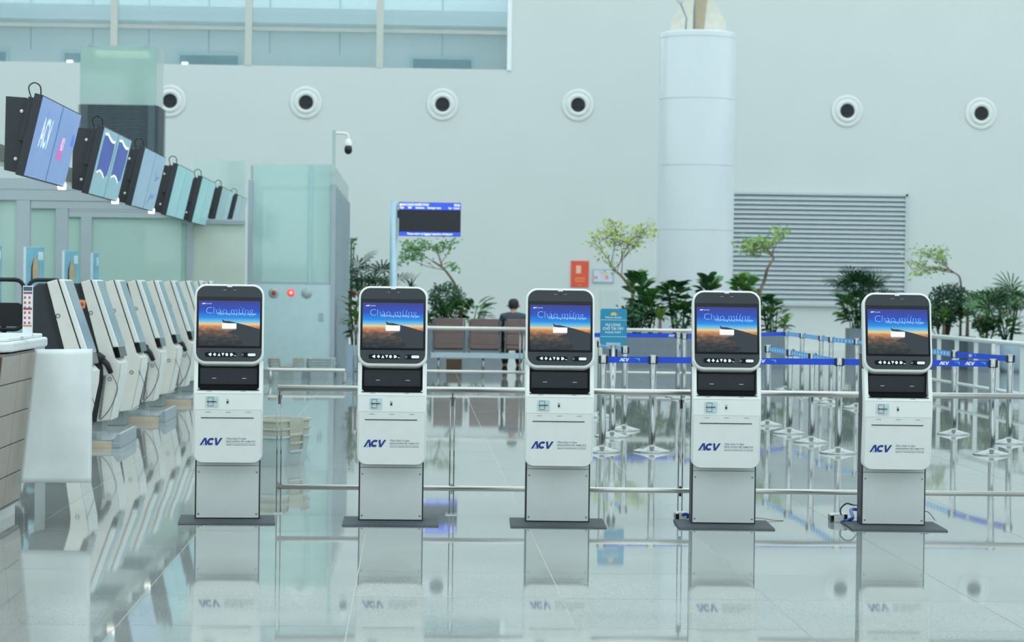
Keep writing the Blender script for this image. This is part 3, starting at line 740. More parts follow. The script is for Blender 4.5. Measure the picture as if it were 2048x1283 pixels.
# ================================================================== BAG DROP UNITS AT LEFT
XU = -3.30
M_scr_off = mat('grey_blue_screen', (128, 150, 160), .15, var=.05)
def make_unit(scanner):
    """faces +X; local d = x forward, width along y from 0 (near side) to W"""
    t = thing('bag_drop_unit', '-', 'kiosk')
    W = .56
    def pr(name, pts, y0, y1, m, bev=.008, label=None):
        return MB().prism(pts, y0, y1, 'y').build(name, m, t, bev, label=label)
    pr('shell', [(-.02, 1.545), (.074, 1.572), (.302, .89), (.335, .79), (.385, .74), (.375, .62), (.285, .17), (.15, .15), (.215, .58), (.205, .70)], 0, W, M_cream, .010)
    pr('seam', [(.074, 1.57), (.082, 1.57), (.307, .90), (.299, .90)], .004, W, M_rubber, 0)
    hf = pr('head_frame', [(.083, 1.573), (.135, 1.566), (.365, .90), (.308, .90)], 0, W, M_white, .01)
    MB().prism([(.1365, 1.56), (.142, 1.558), (.366, .912), (.36, .91)], .03, W-.03, 'y').build('glass_front', M_scr_off, hf)
    MB().prism([(.1452-.008, 1.545), (.1475-.004, 1.544), (.172-.006, 1.47), (.168-.006, 1.47)], .035, W-.035, 'y').build('top_visor', mat('visor_grey', (100, 116, 126), .3), hf)
    pr('bay', [(.304, .888), (.36, .90), (.385, .80), (.337, .79)], .0, W, M_black, 0)
    pr('front_cover', [(.386, .738), (.378, .62), (.288, .17), (.296, .17), (.388, .62), (.394, .738)], .0, W, M_white, 0)
    pr('dark_edge', [(.21, .70), (.218, .58), (.152, .15), (.115, .15), (.17, .58), (.165, .70)], .0, W, M_rubber, 0)
    pr('dark_edge', [(-.025, 1.54), (.20, .70), (.17, .70), (-.05, 1.50)], .005, W, M_rubber, 0)
    pr('back_cover', [(-.17, 1.44), (-.15, 1.50), (-.10, 1.535), (-.02, 1.535), (.20, .70), (.21, .58), (.145, .15), (-.02, .15), (-.02, .7), (-.16, .75)], .03, W-.03, M_dark, .015)
    pr('pedestal', [(-.12, 0), (.20, 0), (.20, .45), (.10, .74), (-.12, .74)], .06, W-.06, mat('pedestal_grey', (150, 158, 156), .4, .3), .006)
    rg = MB().lathe([(.021, -.002), (.019, -.005), (.015, -.005), (.014, -.002)], 16, ax='y').mesh('side_lock')
    obj('side_lock', rg, M_ink, t, loc=(.085, 0, 1.24)); obj('side_lock', rg, M_ink, t, loc=(.28, 0, .58))
    if scanner:
        cd_ = MB().prism(rrect(-.045, .03, 1.28, 1.37, .015, 3), .0, .03).build('button_plate', mat('button_orange', (226, 150, 90), .5), t, .01)
        MB().lathe([(.001, -.02), (.016, -.018), (.018, -.0)], 14, (-.008, 0, 1.325), 'y').build('stop_button', mat('button_red', (170, 60, 36), .4), t)
        s_ = MB().tube([(.08, -.04, .80), (.18, -.06, .80), (.23, -.06, .78)], [.05, .05, .035], 12)
        s_.tube([(.18, -.06, .80), (.26, -.06, .73), (.30, -.06, .64)], [.035, .03, .025], 10).box(.0, .12, -.07, 0, .70, .80)
        s_.build('scanner', M_rubber, t, label='black hand scanner in its holder')
        pts = []
        for i in range(160):
            u = i/159; a = 2*math.pi*22*u
            c = Vector((.235-.05*u, -.03, .62-.44*u)); pts.append(c+Vector((.014*math.cos(a), .010*math.sin(a), 0)))
        MB().tube(pts, .0035, 5).build('curly_cord', M_rubber, t)
        MB().tube(smooth_path([(.30, -.06, .64), (.36, -.03, .5), (.33, -.02, .38), (.27, -.02, .26), (.19, -.03, .17)]), .004, 5).build('cord', M_rubber, t)
    else:
        MB().tube(smooth_path([(.36, -.005, .6), (.42, -.01, .45), (.44, -.01, .3), (.3, -.01, .18)]), .003, 5).build('cord', M_rubber, t)
    return t
uA = make_unit(True); uB = make_unit(False)
us = [(98, 'B', 0), (165, 'A', 0), (212, 'B', 0), (257, 'A', 0), (293, 'B', 0), (327, 'A', 0), (358, 'B', 0), (384, 'A', 0), (404, 'B', 0), (430, 'A', 0), (447, 'B', 0)]
fa = fb = False
NTH = ['nearest', 'second', 'third', 'fourth', 'fifth', 'sixth', 'seventh', 'eighth', 'ninth', 'tenth', 'eleventh']
for ui, (x, kd, _) in enumerate(us):
    Y = F_PX*3.32/(825-x)
    if kd == 'A':
        o = uA if not fa else copy_tree(uA); fa = True
        o['label'] = 'cream bag drop machine with hand scanner and curly cord, %s from the tiled desk' % NTH[ui]; o['group'] = 'bag drop machines with scanners'
    else:
        o = uB if not fb else copy_tree(uB); fb = True
        o['label'] = 'cream bag drop machine without scanner, %s from the tiled desk' % NTH[ui]; o['group'] = 'plain bag drop machines'
    o.location = (XU, Y, 0)
# weigh platforms
M_wood = mat('raw_board_edge', (214, 196, 172), .6, var=.08)
for i, (y0, y1) in enumerate(((22.55, 23.9), (26.68, 27.9), (30.62, 31.8), (34.8, 35.9))):
    t = thing('weigh_platform', ['low steel baggage platform with board edge beside the nearest scanner machine', 'low steel baggage platform with board edge, second along the machine row', 'low steel baggage platform with board edge, third along the machine row', 'low steel baggage platform with board edge, fourth along the machine row'][i], 'platform', (XU, y0, 0))
    MB().box(-.28, .58, .02, y1-y0, 0, .05).build('frame', M_alu, t, .004)
    MB().box(-.26, .5, .03, y1-y0-.02, .05, .075).build('belt_top', mat('platform_top', (176, 188, 192), .18, .4, var=.06), t)
    MB().box(-.28, .5, 0, .02, 0, .062).build('edge_board', M_wood, t)
    MB().prism([(.5, .05), (.58, .05), (.58, .13), (.55, .13)], .03, y1-y0-.02, 'y').build('side_guard', M_alu, t)
# near desk
dk = thing('service_desk', 'tiled service desk with white worktop and flared brown and grey sides', 'desk', (-2.6, 14.9, 0))
y1 = 1.35
def lean(z): return -.035+.118*(z/1.11)     # x of the leaning face relative to -2.6, at height z
body = MB().prism([(-1.6, .08), (lean(.08)-.01, .08), (lean(1.1)-.01, 1.1), (-1.6, 1.1)], .01, y1, 'y').build('body', mat('desk_core', (120, 116, 110), .6), dk)
M_bt = mat('tile_brown', (74, 52, 46), .3, var=.1); M_gt = mat('tile_taupe', (158, 148, 138), .4, var=.05)
zs_ = [.1, .30, .505, .71, .91, 1.09]
for i in range(5):
    z0, z1 = zs_[i]+.004, zs_[i+1]-.004
    MB().add([(lean(z0), .006, z0), (lean(z0), y1/2-.004, z0), (lean(z1), y1/2-.004, z1), (lean(z1), .006, z1), (lean(z0)-.012, .006, z0), (lean(z0)-.012, y1/2-.004, z0), (lean(z1)-.012, y1/2-.004, z1), (lean(z1)-.012, .006, z1)],
             [(0, 1, 2, 3), (4, 7, 6, 5), (0, 4, 5, 1), (1, 5, 6, 2), (2, 6, 7, 3), (3, 7, 4, 0)]).build('side_tile', M_gt, body)
    MB().add([(lean(z0), y1/2+.004, z0), (lean(z0), y1-.004, z0), (lean(z1), y1-.004, z1), (lean(z1), y1/2+.004, z1), (lean(z0)-.012, y1/2+.004, z0), (lean(z0)-.012, y1-.004, z0), (lean(z1)-.012, y1-.004, z1), (lean(z1)-.012, y1/2+.004, z1)],
             [(0, 1, 2, 3), (4, 7, 6, 5), (0, 4, 5, 1), (1, 5, 6, 2), (2, 6, 7, 3), (3, 7, 4, 0)]).build('side_tile', M_gt, body)
    for k in range(3):
        xa = -.5*k
        r0, r1 = lean(z0)+xa-.006, lean(z1)+xa-.006
        MB().add([(r0-.49, 0, z0), (r0, 0, z0), (r1, 0, z1), (r1-.49, 0, z1), (r0-.49, .012, z0), (r0, .012, z0), (r1, .012, z1), (r1-.49, .012, z1)],
                 [(0, 1, 2, 3), (4, 7, 6, 5), (0, 4, 5, 1), (1, 5, 6, 2), (2, 6, 7, 3), (3, 7, 4, 0)]).build('front_tile', M_bt, body)
tp = [(-1.7, -.06), (-.1, -.06), (.02, .02), (.09, .3), (.09, 1.75), (.02, 1.82), (-1.7, 1.82)]
MB().prism(tp, 1.11, 1.175, 'z').build('worktop', mat('worktop_white', (222, 228, 228), .3, var=.04), dk, .015)
MB().prism([(x-.03 if x > -1 else x, y+.04 if y < 1 else y-.04) for x, y in tp], 1.175, 1.2, 'z').build('worktop_upper', mat('worktop_wrap', (230, 232, 230), .25, var=.06, bump=.3, scale=5), dk, .01)
MB().box(-1.6, -.05, .05, 1.3, 0, .09).build('plinth', M_steel, dk)
MB().box(-.02, .07, 1.3, 1.75, .98, 1.11).build('print_panel', mat('panel_cream', (214, 208, 200), .4), dk)
# foot rail block
p = FL(15, 1019)
t = thing('floor_bracket', 'flat white topped metal skid under the tiled desk', 'skid', (p.x-.42, p.y+.02, 0))
MB().box(-.6, .34, -.1, .9, .0, .05).build('bed', M_alu, t); MB().box(-.6, .34, -.11, -.1, .02, .07).build('lip', M_print, t)
# steel sheet
q = [P(70, 698, 16.0), P(185, 697, 16.0), P(183, 965, 16.0), P(38, 965, 16.0)]
ox = q[3].x
def sheet_pt(u, v):
    a = q[3]+(q[2]-q[3])*u; b = q[0]+(q[1]-q[0])*u; c = a+(b-a)*v
    return (c.x-ox, .012*math.sin(u*3.1)*math.cos(v*2.6)+.006*math.sin(5*u+3*v), c.z)
mb = MB(); NU, NV = 16, 24; vs = []; fs = []
for i in range(NU+1):
    for j in range(NV+1): vs.append(sheet_pt(i/NU, j/NV))
n0 = len(vs); vs += [(x, y+.006, z) for x, y, z in vs]
for i in range(NU):
    for j in range(NV):
        a = i*(NV+1)+j; fs.append((a, a+NV+1, a+NV+2, a+1)); fs.append((n0+a, n0+a+1, n0+a+NV+2, n0+a+NV+1))
for j in range(NV):
    fs.append((j, j+1, n0+j+1, n0+j)); a = NU*(NV+1)+j; fs.append((a, n0+a, n0+a+1, a+1))
for i in range(NU):
    a = i*(NV+1); fs.append((a, n0+a, n0+a+NV+1, a+NV+1)); a += NV; fs.append((a, a+NV+1, n0+a+NV+1, n0+a))
mb.add(vs, fs, True).build('metal_sheet', mat('sheet_steel', (238, 243, 241), .3, .06, var=.06, scale=4), dk, loc=(ox+2.6, 1.1, 0), label='bare metal sheet fixed across the end of the desk')
# info stand on desk
p = P(55, 658, 15.75)
t = thing('notice_stand', 'narrow upright notice with small red pictograms standing on the desk', 'sign', (p.x, 15.75, 1.2))
hh = P(55, 571, 15.75).z-1.2; hw = .032
MB().box(-hw, hw, 0, .012, .0, hh).build('board', mat('board_white', (226, 230, 236), .3), t)
MB().box(-hw, hw, -.03, .05, 0, .012).build('foot', M_print, t)
MB().box(-hw+.004, hw-.004, -.002, 0, hh*.9, hh*.98).build('heading', mat('heading_blue', (62, 90, 110), .4), t)
pk = MB()
for i in range(6):
    for x in (-.017, .012): pk.box(x-.008, x+.006, -.002, 0, hh*(.24+.1*i), hh*(.24+.1*i)+.016)
pk.build('pictogram', mat('picto_red', (208, 90, 84), .5), t)['kind'] = 'stuff'
for u in (.84, .525): MB().box(-hw+.004, hw-.004, -.0025, 0, hh*u, hh*(u+.035)).build('band', mat('band_red', (160, 60, 60), .5), t)
MB().box(-hw+.004, hw-.004, -.002, 0, hh*.19, hh*.22).build('band', mat('band_ochre', (196, 140, 80), .5), t)
# ================================================================== HANGING SCREENS
XB = -3.43
glowcols = [(128, 158, 216), (142, 182, 196), (150, 178, 202), (150, 200, 206), (150, 204, 206), (150, 196, 204), (146, 178, 186)]
Ys = [F_PX*3.43/(825-x) for x in (50, 178, 263, 332, 383, 425, 457)]
TILT = R(13)
labs = ['hung twin screen showing lavender picture with pink patch', 'hung twin screen showing dark blue arcs on pale ground', 'hung twin screen showing pale picture with blue strokes',
        'hung twin screen with pale mint picture, nearest to the blue strokes screen', 'hung twin screen with pale mint picture, between two other mint screens', 'hung twin screen with pale mint picture, before the last screen', 'last hung twin screen of the row, seen edge on by the glass gate']
for i, Y in enumerate(Ys):
    t = thing('hanging_screen', labs[i], 'screen', (XB, Y, 2.47), 0, 'twin screens hung over the bag drop row')
    T = Matrix.Rotation(TILT, 4, 'Y')     # +x lean at the top
    Lw = 1.2; Hh = .735
    def tb(name, x0, x1, y0, y1, z0, z1, m, par=t, bev=0):
        b = MB(); b.box(x0, x1, y0, y1, z0, z1); return b.build(name, m, par, bev, rot=(0, TILT, 0) if par is t else None)
    cab = tb('cabinet', -.075, 0, 0, 2*Lw+.02, 0, Hh, M_dark2, bev=.004)
    tb('rear_box', -.13, -.075, .05, 2*Lw-.1, .3, Hh-.04, M_dark2, bev=.004)
    for k in range(2):
        s = tb('display', .0, .006, (.008 if k == 0 else Lw+.04), (Lw-.01 if k == 0 else 2*Lw+.01), .012, Hh-.012, mat('display_glow_%d' % i, glowcols[i], .25, var=.06, scale=1.5, emit=.22))
        yb = .008+k*(Lw+.03)
        def pic(name, pts, m, off=.0072):
            MB().poly([(off, yb+u*Lw, .012+v*(Hh-.024)) for u, v in pts]).build(name, m, s)
        if i == 0 and k == 0:
            me = text_fit('ACV', 0, .55, 0, 0, .26, offset=.02)
            for v in me.vertices: v.co = Vector((.0075, yb+.3+v.co.x, .3+v.co.z))
            obj('screen_text', me, glow('tv_text', (190, 208, 236), .8), s)
            pic('picture', [(.42, .86), (.5, .74), (.62, .78), (.72, .68), (.66, .62), (.5, .68), (.35, .70)], glow('tv_bird', (104, 130, 190), .6))
        if i == 0 and k == 1:
            pic('picture', [(.22, .32), (.42, .30), (.45, .58), (.28, .62)], glow('tv_pink', (196, 70, 160), .7))
            pic('picture', [(.75, .55), (.92, .55), (.88, .68), (.8, .72)], glow('tv_blue', (60, 90, 200), .7))
            me = text_fit('ACV', 0, .18, 0, 0, .12, offset=.02)
            for v in me.vertices: v.co = Vector((.009, yb+.34+v.co.x, .33+v.co.z))
            obj('screen_text', me, glow('tv_text', (190, 208, 236), .8), s)
        if i == 1:
            pic('picture', [(.12, .33), (.3, .37), (.5, .34), (.66, .28), (.84, .34), (.9, .62), (.86, .85), (.7, .84), (.5, .87), (.3, .92), (.12, .91), (.1, .6)], glow('tv_navy', (26, 52, 140), .6))
            pic('picture', [(.12, .90), (.3, .91), (.5, .86), (.7, .83), (.86, .84), (.86, .88), (.7, .87), (.5, .90), (.3, .95), (.12, .94)], glow('tv_white', (220, 228, 250), .9), .0082)
            pic('picture', [(.12, .32), (.3, .36), (.5, .33), (.66, .27), (.66, .30), (.5, .36), (.3, .39), (.12, .35)], glow('tv_white', (220, 228, 250), .9), .0082)
        if i == 2 and k == 1:
            pic('picture', [(.3, .78), (.4, .66), (.6, .60), (.85, .64), (.6, .55), (.45, .5), (.4, .6)], glow('tv_stroke', (92, 116, 160), .6))
            pic('picture', [(.2, .2), (.4, .3), (.6, .26), (.8, .36), (.6, .2), (.4, .22), (.2, .08)], glow('tv_stroke', (92, 116, 160), .6))
    pl = [(-.19, .06), (-.05, .03), (0, .1), (.09, .56), (.08, .64), (.0, .70), (-.18, .71)]
    MB().prism(pl, .12, .17).build('mount_plate', M_dark2, t, .003)
    MB().prism(pl, 2.2, 2.25).build('mount_plate', M_dark2, t, .003)
    bt = MB().lathe([(.001, -.004), (.014, -.004), (.016, 0)], 10, ax='y').mesh('bolt')
    for z, x in ((.16, -.09), (.58, -.04)): obj('bolt', bt, M_print, t, loc=(x, .12, z))
    cp_ = [(.05, .1, Hh-.05), (.03, .06, Hh+.05), (.08, .04, Hh+.09), (.13, .06, Hh+.06), (.13, .1, Hh-.02)]
    MB().tube(smooth_path(cp_), .006, 6).build('cable_loop', M_rubber, t)
    MB().box(-.36, -.03, 1.15, 1.25, .17, .27).build('hanger_arm', M_dark2, t)
    if i < 3:
        MB().lathe([(.001, -.02), (.04, -.02), (.045, .03), (.03, .06)], 12, (-.02, 2.45, .0), 'z').build('spot_lamp', glow('spot_lamp', (255, 252, 240), 2.5), t)
# carrier beam
t = tag(MB().box(-3.86, -3.72, 21.3, 47.5, 2.62, 2.78).build('carrier_beam', M_white), 'long grey beam carrying the twin screens over the bag drop row', 'beam')
# portal frames with green glass
M_gg = glass('green_frosted_glass', (192, 219, 208), .12)
M_gg2 = glass('cream_frosted_glass', (214, 224, 210), .12)
M_port = mat('portal_grey', (178, 188, 192), .45, .1, var=.02)
for i, (Y, px, ptop, pbot) in enumerate(((31.0, 47, 357, 402), (34.5, 124, 386, 418), (37.6, 173, 408, 434), (39.8, 380, 434, 444))):
    zt_, zb_ = P(150, ptop, Y).z, P(150, pbot, Y).z
    xm = P(px, 500, Y).x; x1 = -3.62
    t = thing('portal_frame', ['grey portal frame with green glass nearest the tiled desk', 'second grey portal frame with green glass behind the first', 'third grey portal frame with green glass and a wide pane', 'last grey portal frame with cream glass before the glass gate'][i], 'partition', (xm, Y, 0))
    b = x1-xm if i < 3 else 1.9
    pw = .085 if i < 3 else .05
    MB().box(-5, b if i < 3 else .9, -.06, .06, zb_, zt_).build('header', M_port, t, .005)
    MB().box(-5, b if i < 3 else .9, -.065, -.06, (zb_+zt_)/2-.006, (zb_+zt_)/2+.006).build('header_seam', M_ink if False else M_alu, t)
    MB().box(-pw, pw, -.06, .06, 0, zb_).build('post', M_port, t, .005)
    MB().box(-5, -pw, -.008, .008, .05, zb_).build('pane', M_gg, t)
    if i >= 2: MB().box(pw, b if i < 3 else .9, -.008, .008, .05, zb_).build('pane', M_gg if i < 3 else M_gg2, t)
    MB().box(-5, 0, -.05, .05, 0, .06).build('sill', M_port, t)
# film wrapped panels and dark chairs behind the counters
M_film = mat('blue_film', (128, 186, 204), .3, var=.2, scale=3); M_tan = mat('tan_patch', (196, 176, 140), .6, var=.1)
for i, (x0, x1, y0, Y) in enumerate(((-6, 3, 490, 27.5), (50, 88, 493, 29.3), (127, 157, 501, 30.2), (184, 198, 505, 30.6))):
    a = P(x0, y0, Y); b = P(x1, y0, Y); w_ = (b.x-a.x)/2
    t = thing('film_wrapped_panel', ['upright panel in blue film at the picture of the dark chair', 'upright panel wrapped in blue film with large tan gap, nearest the notice stand', 'upright panel wrapped in blue film with slim tan gap behind the machines', 'narrow upright panel wrapped in blue film by the third portal frame'][i] if i else 'upright panel wrapped in plain blue film beside the dark chair', 'panel', (a.x+w_, Y, 0))
    MB().box(-w_, w_, -.03, .03, 0, a.z).build('film', M_film, t, .006)
    MB().box(-w_-.012, -w_+.02, -.035, .035, .0, a.z).build('edge', mat('film_pale', (214, 232, 236), .4), t)
    MB().box(-w_*.7, w_*.2, -.034, -.03, a.z-.55, a.z-.47).build('tape', mat('film_pale', (214, 232, 236), .4), t); MB().box(w_*.45, w_*.98, -.034, -.03, a.z-.16, a.z-.06).build('tape', mat('film_pale', (214, 232, 236), .4), t)
    if i in (1, 2):
        MB().poly([(-.01, -.036, a.z-.43), (.045, -.036, a.z-.43), (.06, -.036, a.z-.30), (.045, -.036, a.z-.18), (.02, -.036, a.z-.12), (-.005, -.036, a.z-.16), (-.015, -.036, a.z-.28)]).build('gap_patch', M_tan, t)
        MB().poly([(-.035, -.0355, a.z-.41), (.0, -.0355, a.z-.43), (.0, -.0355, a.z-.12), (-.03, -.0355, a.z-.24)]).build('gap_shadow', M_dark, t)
for x, Y, lab in ((18, 27.0, 'black swivel chair behind the tiled desk'), (100, 28.6, 'black swivel chair between the blue film panels')):
    p = P(x, 600, Y)
    t = thing('swivel_chair', lab, 'chair', (p.x, Y, 0), R(200))
    MB().tube([(x, -.24, z) for x, z in rrect(-.21, .21, 1.0, 1.56, .1, 4)]+[(.11, -.24, 1.0)], .025, 7).prism(rrect(-.2, .2, 1.03, 1.3, .06, 4), -.25, -.23).build('backrest', M_rubber, t)
    MB().prism(rrect(-.24, .24, -.24, .24, .08, 4), .82, .9, 'z').build('seat', M_rubber, t, .02)
    MB().tube([(0, -.22, .86), (0, -.3, .98), (0, -.26, 1.2)], .03, 8).build('back_stem', M_rubber, t)
    MB().tube([(0, 0, .1), (0, 0, .82)], .03, 10).build('gas_post', M_chrome, t)
    st = MB()
    for k in range(5):
        q_ = 2*math.pi*k/5; st.tube([(0, 0, .12), (.3*math.cos(q_), .3*math.sin(q_), .06)], [.03, .02], 6); st.lathe([(.001, 0), (.03, .01), (.03, .05), (.001, .06)], 8, (.3*math.cos(q_), .3*math.sin(q_), 0))
    st.build('star_base', M_rubber, t)
    for s_ in (-1, 1): MB().tube(smooth_path([(s_*.24, -.15, .88), (s_*.28, -.1, 1.1), (s_*.28, .12, 1.1)]), .022, 6).build('armrest', M_rubber, t)
# ================================================================== COOLING TOWER
Yt = 50.0
a = P(161, 90, Yt); b = P(313, 90, Yt); ztop_, zmid, zlow = a.z, P(240, 209, Yt).z, 3.9
tw = thing('air_tower', 'square air tower with frosted green glass top above black fins', 'air tower', ((a.x+b.x)/2, Yt, 0))
w_ = (b.x-a.x)/2; dd = 1.45
MB().box(-w_+.05, w_-.05, .05, dd-.05, 0, zlow).build('shaft', M_wall, tw)
gt = glass('tower_glass', (206, 232, 225), .4)
MB().box(-w_, w_, 0, .02, zmid, ztop_).build('glass_pane', gt, tw)
MB().box(w_-.02, w_, .02, dd-.02, zmid, ztop_).build('glass_pane', glass('tower_glass_side', (222, 240, 238), .2), tw)
MB().box(-w_, -w_+.02, .02, dd-.02, zmid, ztop_).build('glass_pane', gt, tw)
MB().box(-w_, w_, dd-.02, dd, zmid, ztop_).build('glass_pane', gt, tw)
cb = MB()
for x in (-w_+.15, w_-.25): cb.box(x, x+.12, -.01, .05, ztop_-.02, ztop_+.04)
cb.build('glass_clip', M_alu, tw)
MB().box(-w_+.25, w_-.25, .4, 1.0, ztop_-.16, ztop_-.06).build('strip_light', glow('warm_light', (255, 236, 200), 1.3), tw)
MB().prism([(-w_*.6, zmid), (w_*.98, zmid), (w_*.98, zmid+.26), (w_*.7, zmid+.34), (w_*.3, zmid+.30), (0, zmid+.18)], .25, .3, 'y').build('white_patch', M_white, tw)  # plain white shape low behind the front glass
MB().box(-w_+.08, w_-.08, .1, dd-.1, zlow, zmid).build('fin_core', mat('tower_black', (22, 28, 32), .5), tw)
nf = 34; fh = (zmid-zlow)/nf
fm = MB().loft([[(-w_-.03, -.05, 0), (w_+.06, -.05, 0), (w_+.06, dd, 0), (-w_-.03, dd, 0)], [(-w_-.03, -.05, .014), (w_+.06, -.05, .014), (w_+.06, dd, .014), (-w_-.03, dd, .014)]]).mesh('fin')
M_fin = mat('fin_grey', (112, 128, 136), .4, var=.1)
for i in range(nf): obj('fin', fm, M_fin, tw, loc=(0, 0, zlow+i*fh+.01))
for x in (-w_+.02, w_-.16): MB().box(x, x+.14, -.015, 0.0, zlow, zmid).build('corner_post', M_fin, tw)
MB().box(-w_+.3, w_-.35, .05, .1, zlow+.05, zmid-.32).build('vent_opening', mat('vent_black', (12, 16, 20), .5), tw)
# ================================================================== GLASS GATE
Yg = 40.0
xl, xrr = P(501, 560, Yg).x, P(664, 560, Yg).x
zp = P(664, 368, Yg).z; zg = P(580, 328, Yg).z; zd = P(580, 566, Yg).z
gt_ = thing('glass_gate', 'tall glass gate with grey posts, pale door and round red signs', 'gate', ((xl+xrr)/2, Yg, 0))
hw = (xrr-xl)/2
M_gm = glass('gate_glass', (218, 241, 237), .5)
for k in range(3):
    MB().box(-hw-.05, -hw+.03, k*1.27-.05, k*1.27+.05, 0, zp+.05).build('post', M_alu, gt_, .004)
for k in range(8):
    MB().box(hw-.03, hw+.05, k*1.27-.05, k*1.27+.05, 0, zp).build('post', M_alu, gt_, .004)
    if k < 7: MB().box(hw, hw+.015, k*1.27+.05, (k+1)*1.27-.05, .1, zp+.32).build('pane', M_gm, gt_)
    if k < 2: MB().box(-hw-.015, -hw, k*1.27+.05, (k+1)*1.27-.05, .1, zp+.3).build('pane', M_gm, gt_)
MB().box(-hw+.03, .28, -.008, .008, zd, zg).build('pane', M_gm, gt_)
MB().box(.34, hw-.03, -.008, .008, zd, zg).build('pane', M_gm, gt_)
MB().box(.28, .34, -.03, .03, zd, zg).build('pane_joint', mat('joint_pale_green', (170, 204, 204), .4), gt_)
MB().box(-hw+.03, hw-.03, -.025, .025, zd-.02, zd+.02).build('door_rail', M_alu, gt_)
MB().box(-hw+.03, hw-.03, .3, .32, zg-.20, zg-.12).box(-hw+.03, hw-.03, .3, .32, zg-.42, zg-.36).build('blind_rail', M_white, gt_)
dr = MB().box(-hw+.03, hw-.04, -.03, .0, .16, zd-.02).build('door', mat('door_pale', (190, 214, 216), .35, var=.03), gt_)
for x, r_, m_, m2 in ((548, .085, mat('disc_grey', (176, 190, 190), .4), mat('disc_red', (190, 70, 70), .4)), (582, .06, glow('red_glow', (240, 60, 60), .8), glow('red_core', (255, 170, 160), .9)), (614, .088, mat('disc_grey', (176, 190, 190), .4), None)):
    p = P(x, 585, Yg)
    dx = p.x-(xl+xrr)/2
    MB().lathe([(.001, -.045), (r_, -.045), (r_, -.03)], 20, (dx, 0, p.z), 'y').build('round_sign', m_, dr)
    if m2: MB().lathe([(.001, -.05), (r_*.5, -.05), (r_*.5, -.045)], 16, (dx, 0, p.z), 'y').build('round_sign_core', m2, dr)
p = P(643, 633, Yg); dx = p.x-(xl+xrr)/2
hd = MB().box(dx-.04, dx+.03, -.05, -.03, p.z-.06, p.z+.06).build('lock_plate', M_alu, dr)
MB().box(-hw+.03, hw-.04, -.03, 0, 0, .14).build('kick_plate', M_alu, gt_)
ga = P(386, 400, 48.5); gb_ = P(492, 322, 48.5)
t = thing('glass_screen', 'pale frosted glass screen standing behind the last hung screens', 'partition', ((ga.x+gb_.x)/2, 48.5, 0))
hw2 = (gb_.x-ga.x)/2
for k in range(2):
    MB().box(-hw2+k*hw2+.01, k*hw2-.01, -.008, .008, .06, gb_.z).build('pane', glass('gate_glass_pale', (226, 242, 238), .4), t)
MB().box(-hw2, hw2, -.04, .04, 0, .06).build('sill', M_alu, t)
MB().box(-hw2, hw2, .3, .32, gb_.z-.5, gb_.z-.42).build('blind_rail', M_white, t)
for x in (-hw2+.1, hw2-.1): MB().box(x-.02, x+.02, .3, .34, 0, gb_.z-.42).build('blind_post', M_white, t)
# low bumper rail before gate
a = FL(528, 764); b = FL(688, 766)
t = thing('bumper_rail', 'short low steel bumper rail in front of the glass gate', 'railing', (a.x, a.y, 0))
L = b.x-a.x
MB().tube(smooth_path([(0, 0, .2), (L*.5, 0, .2), (L-.06, 0, .2), (L, .02, .18), (L, .05, 0)], 5), .03, 8).build('rail', M_pipe, t)
MB().tube([(.1, 0, 0), (.1, 0, .2)], .025, 8).build('leg', M_pipe, t)
# CCTV
p0 = P(667, 372, Yg); p1 = P(667, 260, Yg); p2 = P(697, 266, Yg)
t = thing('dome_camera', 'white dome camera with black ball on pole above the gate', 'camera', (p0.x, Yg, zp))
h_ = p1.z-zp
MB().box(-.028, .028, -.028, .028, 0, h_).build('pole', mat('pole_pale', (178, 196, 192), .4), t)
ax = p2.x-p0.x
MB().tube(smooth_path([(0, 0, h_-.05), (ax*.7, 0, h_-.05), (ax*.95, 0, h_-.08), (ax, 0, h_-.14)], 5), .022, 8).build('arm', M_white, t)
zc = h_-.14
MB().lathe([(.001, zc), (.03, zc), (.055, zc-.05), (.068, zc-.10), (.065, zc-.12), (.001, zc-.12)], 18, (ax, 0, 0)).build('housing', M_white, t)
MB().lathe([(.05, zc-.12), (.066, zc-.16), (.064, zc-.21), (.04, zc-.25), (.001, zc-.26)], 18, (ax, 0, 0)).build('ball', M_black, t)
# ================================================================== FLIGHT BOARD
Yb = 45.0
p = P(786, 600, Yb); q0, q1 = P(798, 404, Yb), P(921, 473, Yb)
t = thing('flight_board', 'blue and black baggage inspection flight board on a tall steel post', 'screen', (p.x, Yb, 0))
zt_ = P(786, 402, Yb).z
MB().lathe([(.07, 0), (.07, zt_), (.001, zt_)], 18).lathe([(.16, 0), (.16, .02), (.07, .03)], 18).build('post', mat('post_pale_steel', (178, 206, 216), .35, .3), t)
x0, x1, z0, z1 = q0.x-p.x, q1.x-p.x, q1.z, q0.z
MB().box(x0, x1, -.05, .04, z0, z1).build('casing', M_dark2, t)
MB().box(.04, x0+.02, -.02, .03, (z0+z1)/2+.02, (z0+z1)/2+.17).build('bracket', M_rubber, t)
scr = MB().box(x0+.01, x1-.01, -.055, -.05, z0+.01, z1-.01).build('display', glow('board_black', (12, 17, 26), .5), t)
wd = x1-x0; hh = z1-z0
bb = glow('board_blue', (42, 74, 214), .95)
MB().box(x0+.01, x1-.01, -.058, -.055, z1-hh*.215, z1-.01).build('header_band', bb, scr)
MB().box(x0+.01, x1-.01, -.058, -.055, z0+.01, z0+hh*.12).build('footer_band', bb, scr)
bt_ = glow('board_text', (240, 244, 255), 1.0)
def btx(s_, u0, u1, v, h): obj('board_text', text_fit(s_, x0+wd*u0, x0+wd*u1, z0+hh*v, -.060, h, offset=.015), bt_, scr)
btx('BAGGAGE INSPECTION', .06, .48, .90, .042); btx('00:26', .89, .985, .90, .042)
